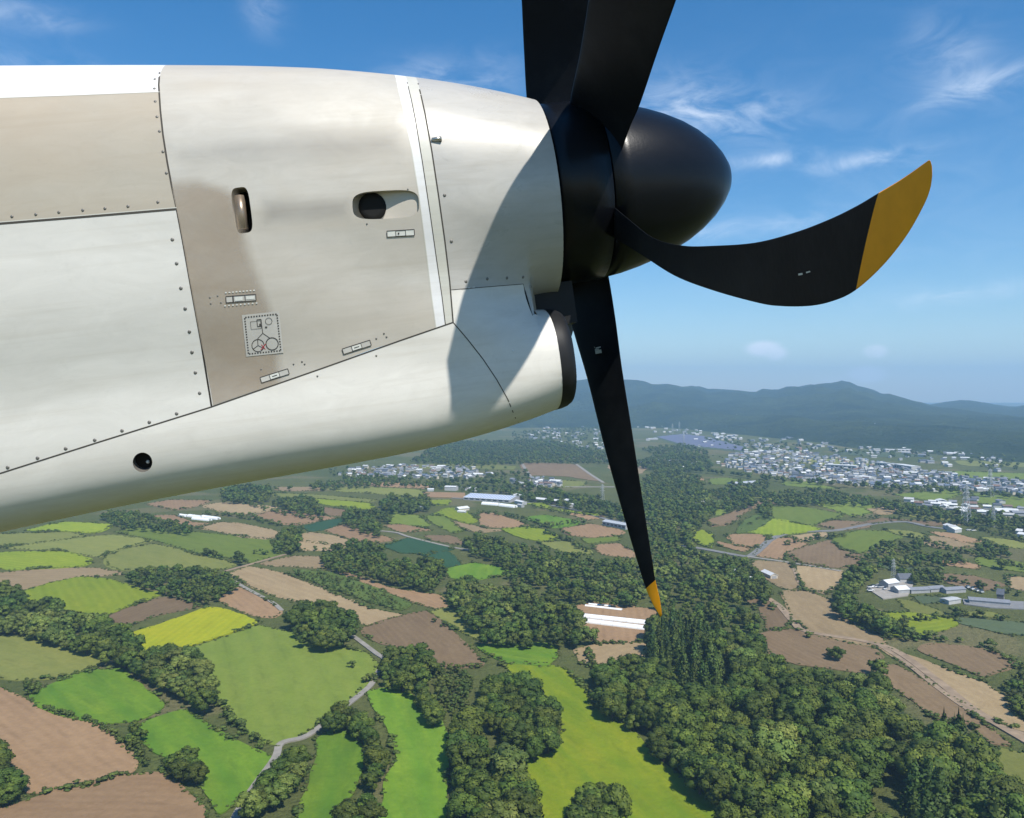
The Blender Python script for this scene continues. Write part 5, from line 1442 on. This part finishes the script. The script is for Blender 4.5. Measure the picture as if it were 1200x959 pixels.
shed('farm_shed', 'small white shed left of the boxy white barn by the paddock', 'shed', (501, 576), (508, 576), 10, 4, 1.5, 'white', 'white', YD)
shed('farm_shed', 'small white shed just right of the boxy white barn', 'shed', (549, 575), (556, 576), 10, 5, 2, 'white', 'white', YD)
shed('farm_shed', 'small pale shed touching the left end of the big greenhouse', 'shed', (541, 574), (545, 575), 8, 5, 1.5, 'pale', 'white', YD)
shed('farm_shed', 'white shed at the right end of the ribbed greenhouse', 'shed', (599, 583), (605, 585), 16, 6, 2, 'white', 'white', YD)
shed('farm_shed', 'low white shed behind the right end of the ribbed greenhouse', 'shed', (603, 590), (612, 592), 9, 5, 1.5, 'white', 'white', YD)
shed('farm_shed', 'tiny white shed by the road end below the greenhouse', 'shed', (606, 594), (611, 595), 6, 4, 1, 'pale', 'white', YD)
def tunnel(p, q, wd, h, label, group=None, name='polytunnel', cat='greenhouse'):
    c, L, a = line_m(p, q); r = empty(name, (c[0], c[1], 0), a); tag(r, label, cat, group)
    n = 10; k = max(2, int(L / 4)); V = []; F = []
    for j in range(k + 1):
        for i in range(n + 1):
            t = math.pi * i / n; V.append((-L/2 + L * j / k, math.cos(t) * wd / 2, math.sin(t) ** .8 * h))
    for j in range(k):
        for i in range(n): F.append((j * (n+1) + i, (j+1) * (n+1) + i, (j+1) * (n+1) + i + 1, j * (n+1) + i + 1))
    F += [tuple(range(n + 1)), tuple(k * (n+1) + i for i in range(n + 1))[::-1]]
    link('film_cover', mesh_from(V, F, 'film_cover', M_film2), r)
    for j in range(0, k + 1, max(2, k // 6)):
        mb = MB()
        pts = [(-L/2 + L * j / k, math.cos(math.pi * i / n) * (wd / 2 + .06), math.sin(math.pi * i / n) ** .8 * (h + .06)) for i in range(n + 1)]
        for u, v in zip(pts, pts[1:]): mb.bar(u, v, .05)
        link('hoop', mb.mesh('hoop', RM['silver']), r)
    mb = MB(); mb.box(L/2 - .05, L/2 + .08, -1.2, 1.2, 0, h * .65); link('door', mb.mesh('door', WM['grey']), r)
tunnel((566, 591), (585, 592.5), 9, 3.5, 'white arched polytunnel left of its twin below the ribbed greenhouse'); tunnel((587, 593), (604, 595), 9, 3.5, 'white arched polytunnel right of its twin below the ribbed greenhouse')
tunnel((677, 728.5), (756, 738), 5.0, 2.6, 'long white polytunnel, nearer of the pair in the reddish field'); tunnel((678, 723), (757, 731.5), 5.0, 2.6, 'long white polytunnel, farther of the pair in the reddish field')
tunnel((686, 710.5), (729, 715.5), 2.6, 1.2, 'low thin white crop cover at the back of the reddish field')
tunnel((690, 708.5), (716, 711), 2.2, 1.0, 'shortest low white crop cover behind the reddish field')
for i, (p, q, l) in enumerate((((211, 605), (219, 606), 'left end'), ((222, 605.5), (236, 607.5), 'second from left'), ((227, 608.5), (246, 610.5), 'front'), ((238, 606.5), (256, 609), 'right end'))):
    tunnel(p, q, 7, 3, 'short white polytunnel at the %s of the cluster among stubble fields' % l, 'white tunnels among stubble fields')
shed('long_barn', 'long white barn with dark open side behind the lime strip', 'barn', (624, 588.5), (652, 591.5), 12, 6.5, 2, 'white', 'dark')
shed('long_barn', 'shorter white barn with two roofs right of the long barn', 'barn', (661, 590), (672, 592), 10, 6, 2, 'white', 'white'); shed('long_barn', 'white-fronted barn with a step in its roof beside the long barns', 'barn', (663, 594.5), (677, 595), 9, 5.5, 1, 'white', 'white')
r, rf, (w, d, h, rise) = shed('grey_barn', 'grey sided barn with silver roof next to the hanging blade', 'barn', (706, 616), (733, 621), 13, 6.5, 2.2, 'silver', 'grey', windows=6)
mb = MB(); mb.box(-w/2, w/2, -.25, .25, h + rise + .2, h + rise + .7); link('ridge_vent', mb.mesh('ridge_vent', RM['grey']), rf)
shed('farm_house', 'small house with white gable beside the dark rounded trees', 'house', (485, 598), (492, 599), 8, 5, 2.5, 'grey', 'white'); shed('farm_house', 'white roofed farmhouse in the middle of the lime field', 'house', (538, 599.5), (550, 598), 11, 4, 2.5, 'white', 'cream')
shed('farm_house', 'low white shed by the farmhouse in the lime field', 'shed', (536, 601.5), (545, 602), 6, 3, 1.2, 'white', 'white')
M_pave = simple_mat('yard_gravel', (.36, .33, .29), .95, .1, 0, .15, .2)
slab('yard', [ground(*p) for p in ((495, 577), (545, 578), (545, 584), (500, 583))], -.1, .7, FM['R']); slab('yard', [ground(*p) for p in ((1015, 690), (1040, 681), (1070, 686), (1064, 699), (1035, 703))], -.1, .71, M_pave)
slab('yard', [ground(*p) for p in ((1128, 703), (1200, 706), (1200, 715), (1160, 713), (1130, 709))], -.1, .72, simple_mat('yard_tarmac', (.22, .22, .22), .9, .2, 0, .1, .2))
# farmyard on the right
FY = 'buildings of the farmyard'
shed('farm_shed', 'white gabled shed at the middle of the farmyard', 'shed', (1041, 690), (1054, 688), 11, 5, 2.5, 'white', 'grey', FY); shed('farm_shed', 'pale gabled shed at the front of the farmyard', 'shed', (1053, 697), (1066, 696), 11, 4.5, 2.5, 'white', 'grey', FY)
shed('farm_shed', 'dark roofed house with white wall behind the farmyard sheds', 'house', (1055, 684), (1070, 684), 11, 5, 4, 'dark', 'white', FY)
for i, (p, q, l) in enumerate((((1068, 696), (1090, 695), 'nearest the yard'), ((1091, 694.5), (1108, 693.5), 'in the middle'), ((1109, 696), (1132, 694.5), 'farthest along'))):
    shed('grey_shed', 'long grey roofed shed, the one %s in the farm row' % l, 'shed', p, q, 9, 3.5, 1.6, 'grey', 'grey', 'long grey sheds of the farm row')
shed('farm_shed', 'pale flat roofed shed by the tarmac yard', 'shed', (1112, 709), (1126, 707), 9, 4, .6, 'pale', 'white'); shed('grey_shed', 'very long grey shed beside the tarmac yard far right', 'shed', (1136, 708), (1184, 712), 11, 4, 1.5, 'grey', 'grey')
shed('farm_shed', 'dark round-topped barn on the tarmac yard', 'barn', (1168, 706), (1176, 707), 10, 8, 4, 'dark', 'dark')
HM = 'hamlet roofs among trees'
for p, q, rr, l in (((858, 672), (866, 676), 'pale', 'pale'), ((876, 683), (883, 685), 'white', 'white'), ((892, 674), (903, 679), 'white', 'long white')):
    shed('cottage', '%s roofed cottage half hidden in the trees of the slope' % l, 'house', p, q, 8, 4, 2, rr, 'cream', HM)
for p, q, rr, l in (((812, 590), (818, 590.5), 'white', 'left'), ((820, 591), (826, 592), 'white', 'middle'), ((828, 591), (837, 592), 'pale', 'right')):
    shed('farm_shed', 'small bright shed, %s of three in the clearing of the long wood' % l, 'shed', p, q, 9, 4, 2, rr, 'white', 'bright sheds in the clearing')
for p, q, rr, l in (((1105, 619), (1112, 621), 'white', 'left'), ((1113, 622), (1122, 622), 'pale', 'middle'), ((1119, 625), (1127, 624), 'white', 'right'), ((1190, 626), (1207, 628), 'white', 'long'), ((1192, 630), (1200, 631), 'white', 'low')):
    shed('farm_shed', '%s white workshop beside the road near the pylon' % l, 'shed', p, q, 12, 5, 2, rr, 'white', 'workshops by the road')
shed('greenhouse_range', 'long pale glasshouse range in the meadow beyond the dark wood', 'greenhouse', (862, 569), (898, 567), 26, 4, 2, 'silver', 'white', windows=6)

# solar field
slab('solar_ground', [ground(*p) for p in ((765, 513), (800, 509), (830, 512), (880, 526), (875, 531), (800, 523))], -.1, .5, FM['V'])
sp_ = empty('solar_park', (*ground(815, 518), 0)); tag(sp_, 'grey-violet field of solar panel rows on the plain before the hills', 'solar park')
rows = 0; M_sol = simple_mat('solar_glass', (.14, .14, .19), .35, .5, 0, .1, .05); g0 = ground(815, 518); gp = np.array([ground(*p) for p in ((767, 513), (800, 509.5), (828, 512.5), (876, 526), (872, 529.5), (800, 522))])
for y in np.arange(gp[:, 1].min(), gp[:, 1].max(), 14):
    xs_ = np.arange(gp[:, 0].min(), gp[:, 0].max(), 12.); ok = inside(np.c_[xs_, np.full(len(xs_), y)], gp)
    if ok.sum() < 2 or rows >= 95: continue
    x0, x1 = xs_[ok].min() - g0[0], xs_[ok].max() - g0[0]; yy = y - g0[1]; mb = MB()
    mb.add([(x0, yy, 1.0), (x1, yy, 1.0), (x1, yy + 8, 3.2), (x0, yy + 8, 3.2), (x0, yy, .9), (x1, yy, .9), (x1, yy + 8, 3.1), (x0, yy + 8, 3.1)], [(0, 1, 2, 3), (4, 7, 6, 5), (0, 4, 5, 1), (1, 5, 6, 2), (2, 6, 7, 3), (3, 7, 4, 0)])
    link('panel_row', mb.mesh('panel_row', M_sol), sp_); rows += 1

# ---- houses of the villages and the town
def house_arrays(w, d, h, rise, x, y, a):
    mb = MB(); walls(mb, w, d, h, rise); v, f = gable(w, d, h, rise, .7); mb.add(v, f, 1)
    return mb
HOUSES = []
def scatter_houses(pl, n, grp, lab, sz=(6, 10.5), big=.05, palette=('dark', 'dark', 'grey', 'grey', 'grey', 'pale', 'white', 'blue', 'brown')):
    g = poly_m(pl, 0); lo, hi = g.min(0), g.max(0); k = 0; tries = 0; placed = []
    while k < n and tries < n * 40:
        tries += 1; px_ = np.array(pl, float); p = rng.uniform(px_.min(0), px_.max(0))
        if not inside(p[None], px_)[0]: continue
        x, y = ground(*p)
        w = random.uniform(*sz); 
        if random.random() < big: w *= random.uniform(1.8, 3.2)
        if any((x - a) ** 2 + (y - b) ** 2 < (w * .5 + c * .5 + 1.5) ** 2 for a, b, c in placed): continue
        placed.append((x, y, w)); X, Y = project(np.array([x, y, 3.]))
        if X < 640 and Y < np.interp(X, [0, 100, 200, 320, 400, 485, 542, 607, 640], [622, 602, 582, 554, 541, 527, 516, 497, 480]) - 2: continue
        if not -10 < X < 1210: continue
        rf = random.choice(palette); HOUSES.append((x, y, w, w * random.uniform(.55, .8), random.uniform(3.2, 5), random.uniform(1.3, 2.3), mnoise.noise(Vector((x / 300, y / 300, 0))) * 1.5 + random.choice((0, 0, 1.57)) + random.gauss(0, .1), rf, random.choice(('white', 'white', 'cream', 'grey')), grp, lab)); k += 1
V1, V2, V3 = 'village houses behind the big greenhouse', 'houses at the crossroads village', 'houses of the town below the mountains'
scatter_houses([(388,557),(400,552),(440,547),(480,545),(520,548),(555,550),(578,558),(560,563),(500,562),(450,560),(400,559)], 120, V1, 'in the village row behind the big greenhouse')
scatter_houses([(600,564),(625,561),(650,563),(656,570),(630,573),(603,571)], 26, V2, 'in the hamlet right of the big greenhouse')
scatter_houses([(838,545),(860,532),(900,530),(960,533),(1020,541),(1080,552),(1140,560),(1210,566),(1210,584),(1150,577),(1080,573),(1000,570),(930,563),(870,552)], 620, V3, 'in the dense town below the mountains', big=.03)
scatter_houses([(880,520),(930,525),(960,533),(930,535),(890,530)], 40, V3, 'in the dense town below the mountains')
scatter_houses([(1065,588),(1100,590),(1140,594),(1195,603),(1190,608),(1140,604),(1075,595)], 26, 'roadside buildings by the pylon', 'along the road beside the tall pylon', sz=(8, 15), palette=('white', 'white', 'pale', 'brown', 'grey'))
scatter_houses([(738,496),(765,497),(800,503),(850,508),(880,516),(850,516),(800,508),(740,500)], 45, 'far plain', '', sz=(8, 22), palette=('white', 'pale', 'white', 'grey'))
scatter_houses([(600,512),(640,495),(690,492),(730,505),(735,520),(690,522),(640,520)], 60, 'far plain', '', sz=(8, 16), palette=('white', 'pale', 'grey', 'dark'))
scatter_houses([(900,510),(1000,520),(1100,526),(1210,531),(1210,540),(1100,538),(960,530)], 40, 'far plain', '', sz=(8, 22), palette=('white', 'pale', 'grey'))
scatter_houses([(720,543),(770,541),(800,536),(840,545),(830,549),(760,550)], 12, V3, 'in the dense town below the mountains', palette=('white', 'grey'))
scatter_houses([(1130,585),(1200,590),(1200,600),(1140,592)], 7, 'roadside buildings by the pylon', 'along the road beside the tall pylon')
scatter_houses([(740,498),(900,512),(1210,533),(1210,560),(1000,535),(860,530),(760,520)], 90, 'far plain', '', sz=(6, 15), palette=('white', 'pale', 'grey', 'grey', 'dark'))
scatter_houses([(640,505),(735,500),(735,540),(700,535),(640,520)], 40, 'far plain', '', sz=(6, 15), palette=('white', 'pale', 'grey', 'dark'))
RN = {'dark': 'dark tiled', 'grey': 'grey tiled', 'pale': 'pale', 'white': 'white', 'blue': 'blue', 'brown': 'brown'}
HOUSES.sort(key=lambda q: -q[2] * (0 if q[9] == 'far plain' else 1) / q[1])
left = HOUSES[270:]
for x, y, w, d, h, rise, a, rf, wl, grp, lab in HOUSES[:270]:
    mb = house_arrays(w, d, h, rise, x, y, a)
    o = link('house', mb.mesh('house', [WM[wl], RM[rf]]), None, (x, y, 0), a)
    tag(o, '%s house with %s roof %s' % ({'white': 'white-walled', 'cream': 'cream-walled', 'grey': 'grey-walled'}[wl], RN[rf], lab), 'house', RN[rf] + ' roofed ' + grp)
mats = [WM['white'], WM['cream'], WM['grey']] + [RM[k] for k in RN]; wi = {'white': 0, 'cream': 1, 'grey': 2}; ri = {k: 3 + i for i, k in enumerate(RN)}
big = MB()
for x, y, w, d, h, rise, a, rf, wl, grp, lab in left:
    mb = house_arrays(w, d, h, rise, x, y, a); c, s = math.cos(a), math.sin(a); n = len(big.v)
    big.v += [(x + c * p - s * q, y + s * p + c * q, z) for p, q, z in mb.v]; big.f += [tuple(i + n for i in f) for f in mb.f]; big.m += [wi[wl] if k == 0 else ri[rf] for k in mb.m]
o = link('town', big.mesh('town', mats)); o['kind'] = 'stuff'
# larger town blocks that stand out
for i, (p, q, d, h, rf, l) in enumerate((((968, 549), (1003, 551), 22, 11, 'white', 'long white school block in the town, left of the tower'), ((1048, 549), (1068, 552), 24, 12, 'white', 'wide white flat block near the town centre'), ((1025, 546), (1046, 548), 20, 10, 'pale', 'pale flat block beside the wide white one'), ((1004, 561), (1018, 563), 20, 7, 'white', 'white hall with low roof in the lower town'), ((985, 567), (998, 567), 18, 6, 'white', 'white shed at the near edge of town'), ((1086, 576), (1094, 577), 14, 6, 'white', 'lone white house on the green slope below town'), ((1038, 530), (1070, 530), 26, 9, 'white', 'long white block under the little dark hill'))):
    shed('town_block', l, 'building', p, q, d, h, .6, rf, 'white', None, windows=7)
c = ground(1010, 552); r = empty('water_tower', (c[0], c[1], 0)); tag(r, 'white tower rising above the town roofs', 'tower')
mb = MB(); mb.bar((0, 0, 0), (0, 0, 19), 3.4, 0, 12); link('shaft', mb.mesh('shaft', WM['white']), r); mb = MB(); mb.bar((0, 0, 19), (0, 0, 24), 5.2, 0, 12); link('tank', mb.mesh('tank', WM['white']), r)

# ---- power pylons
M_steel = simple_mat('galvanised_steel', (.50, .51, .50), .5, .5, .2, .1, .2)
def pylon_parts(H):
    b = H * .095; tp = H * .02; bars = MB(); leg = []
    for sx in (-1, 1):
        for sy in (-1, 1):
            mb = MB(); mb.bar((sx * b, sy * b, 0), (sx * tp, sy * tp, H), H * .006); leg.append(mb)
    n = 9
    for i in range(n):
        z0, z1 = H * i / n, H * (i + 1) / n; w0, w1 = b + (tp - b) * i / n, b + (tp - b) * (i + 1) / n
        for k in range(4):
            c0 = [(-1, -1), (1, -1), (1, 1), (-1, 1)][k]; c1 = [(-1, -1), (1, -1), (1, 1), (-1, 1)][(k + 1) % 4]
            bars.bar((c0[0] * w0, c0[1] * w0, z0), (c1[0] * w1, c1[1] * w1, z1), H * .0035, 0, 3); bars.bar((c1[0] * w0, c1[1] * w0, z0), (c0[0] * w1, c0[1] * w1, z1), H * .0035, 0, 3)
    arms = []
    for z, l in ((.66, .15), (.79, .14), (.92, .11)):
        mb = MB()
        for s in (-1, 1):
            for y in (-.02, .02):
                mb.bar((0, y * H, z * H), (s * l * H, 0, z * H + .004 * H), H * .004, 0, 3)
            mb.bar((0, 0, z * H + .05 * H), (s * l * H, 0, z * H), H * .004, 0, 3); mb.bar((s * l * H, 0, z * H), (s * l * H, 0, z * H - .045 * H), H * .004, 0, 4)
        arms.append(mb)
    return leg, bars, arms
PL, PB, PA = pylon_parts(44.0)
PLm = [m.mesh('leg', M_steel) for m in PL]; PBm = PB.mesh('lattice', M_steel); PAm = [m.mesh('cross_arm', M_steel) for m in PA]
for px, py, sc, l in ((1132, 615, 1.05, 'tall steel lattice pylon standing by the road workshops'), (1160, 583, .95, 'steel lattice pylon at the near right edge of town'), (1164, 618, .55, 'short lattice pylon in the dark trees right of the tall one'), (801, 523.5, .9, 'lattice pylon at the near edge of the solar field'), (788, 509, .9, 'lattice pylon behind the left end of the solar field'), (796, 506, .9, 'lattice pylon right behind the solar field'), (863, 500, 1.3, 'pale lattice pylon alone on the hill foot, leftmost on the slope'), (920, 506, 1.1, 'lattice pylon on the hill foot, middle of the slope'), (1025, 514, 1.2, 'lattice pylon high above the town on the slope'), (928, 556, 1.0, 'lattice pylon among the left town houses'), (1047, 682, .42, 'thin lattice mast behind the farmyard'), (706, 590, .6, 'thin lattice mast in front of the dark wood behind the barns')):
    c = ground(px, py); r = empty('power_pylon', (c[0], c[1], 0), .5); tag(r, l, 'pylon', 'power pylons across the plain'); r.scale = (sc, sc, sc)
    for m in PLm: link('leg', m, r)
    link('lattice', PBm, r)
    for m in PAm: link('cross_arm', m, r)

# ---- parked vehicles of the farmyard and workshops
def car_meshes(col):
    m = simple_mat('car_paint', col, .3, .5, 0, .04); body = MB()
    prof = [(-2.1, .45), (-2.1, .95), (-1.7, 1.05), (1.0, 1.05), (2.0, .88), (2.1, .45)]
    for s in (0,):
        v = [(x, y, z) for y in (-.85, .85) for x, z in prof]; n = len(prof); body.add(v, [tuple(range(n)), tuple(range(n, 2 * n))[::-1]] + [(i, i + n, (i + 1) % n + n, (i + 1) % n) for i in range(n)])
    cab = MB(); p2 = [(-1.75, 1.04), (-1.45, 1.58), (.25, 1.58), (.95, 1.04)]; v = [(x, y * (1 if z < 1.2 else .88), z) for y in (-.78, .78) for x, z in p2]; cab.add(v, [(0, 1, 2, 3), (7, 6, 5, 4), (0, 4, 5, 1), (1, 5, 6, 2), (2, 6, 7, 3), (3, 7, 4, 0)])
    return body.mesh('body', m), cab.mesh('cabin', M_glass)
M_tyre = simple_mat('tyre', (.02, .02, .02), .9, .2)
wb = MB(); wb.bar((0, -.12, 0), (0, .12, 0), .33, 0, 12); WHEEL = wb.mesh('wheel', M_tyre)
CARS = {'white': car_meshes((.8, .8, .8)), 'silver': car_meshes((.5, .52, .54)), 'dark': car_meshes((.05, .055, .06))}
for i, (px, py, k, a, l) in enumerate(((1020, 690, 'white', .3, 'leftmost in the front row of the farmyard'), (1024, 689, 'white', .3, 'second in the front row of the farmyard'), (1028, 689.5, 'white', .3, 'third in the front row of the farmyard'), (1032, 690, 'silver', .3, 'fourth in the front row of the farmyard'), (1020, 694, 'white', .3, 'at the lower left corner of the farmyard'), (1037, 692, 'white', 1.2, 'right in front of the middle farm shed'), (1134, 690, 'white', 1.4, 'leftmost by the long grey sheds'), (1139, 692, 'white', 1.4, 'second by the long grey sheds'), (1145, 694, 'white', 1.4, 'third by the long grey sheds'), (1150, 695.5, 'silver', 1.4, 'rightmost by the long grey sheds'), (1135, 622, 'white', .2, 'nearest the road workshops'), (1141, 622.5, 'white', .2, 'farther along from the road workshops'))):
    c = ground(px, py); r = empty('parked_car', (c[0], c[1], .72 if py > 680 else .1), a); tag(r, k + ' car parked ' + l, 'car', 'cars parked on the farms'); r.scale = (1.25, 1.25, 1.25)
    b, cb_ = CARS[k]; link('body', b, r); link('cabin', cb_, r)
    for x in (-1.3, 1.3):
        for y in (-.78, .78): link('wheel', WHEEL, r, (x, y, .33))
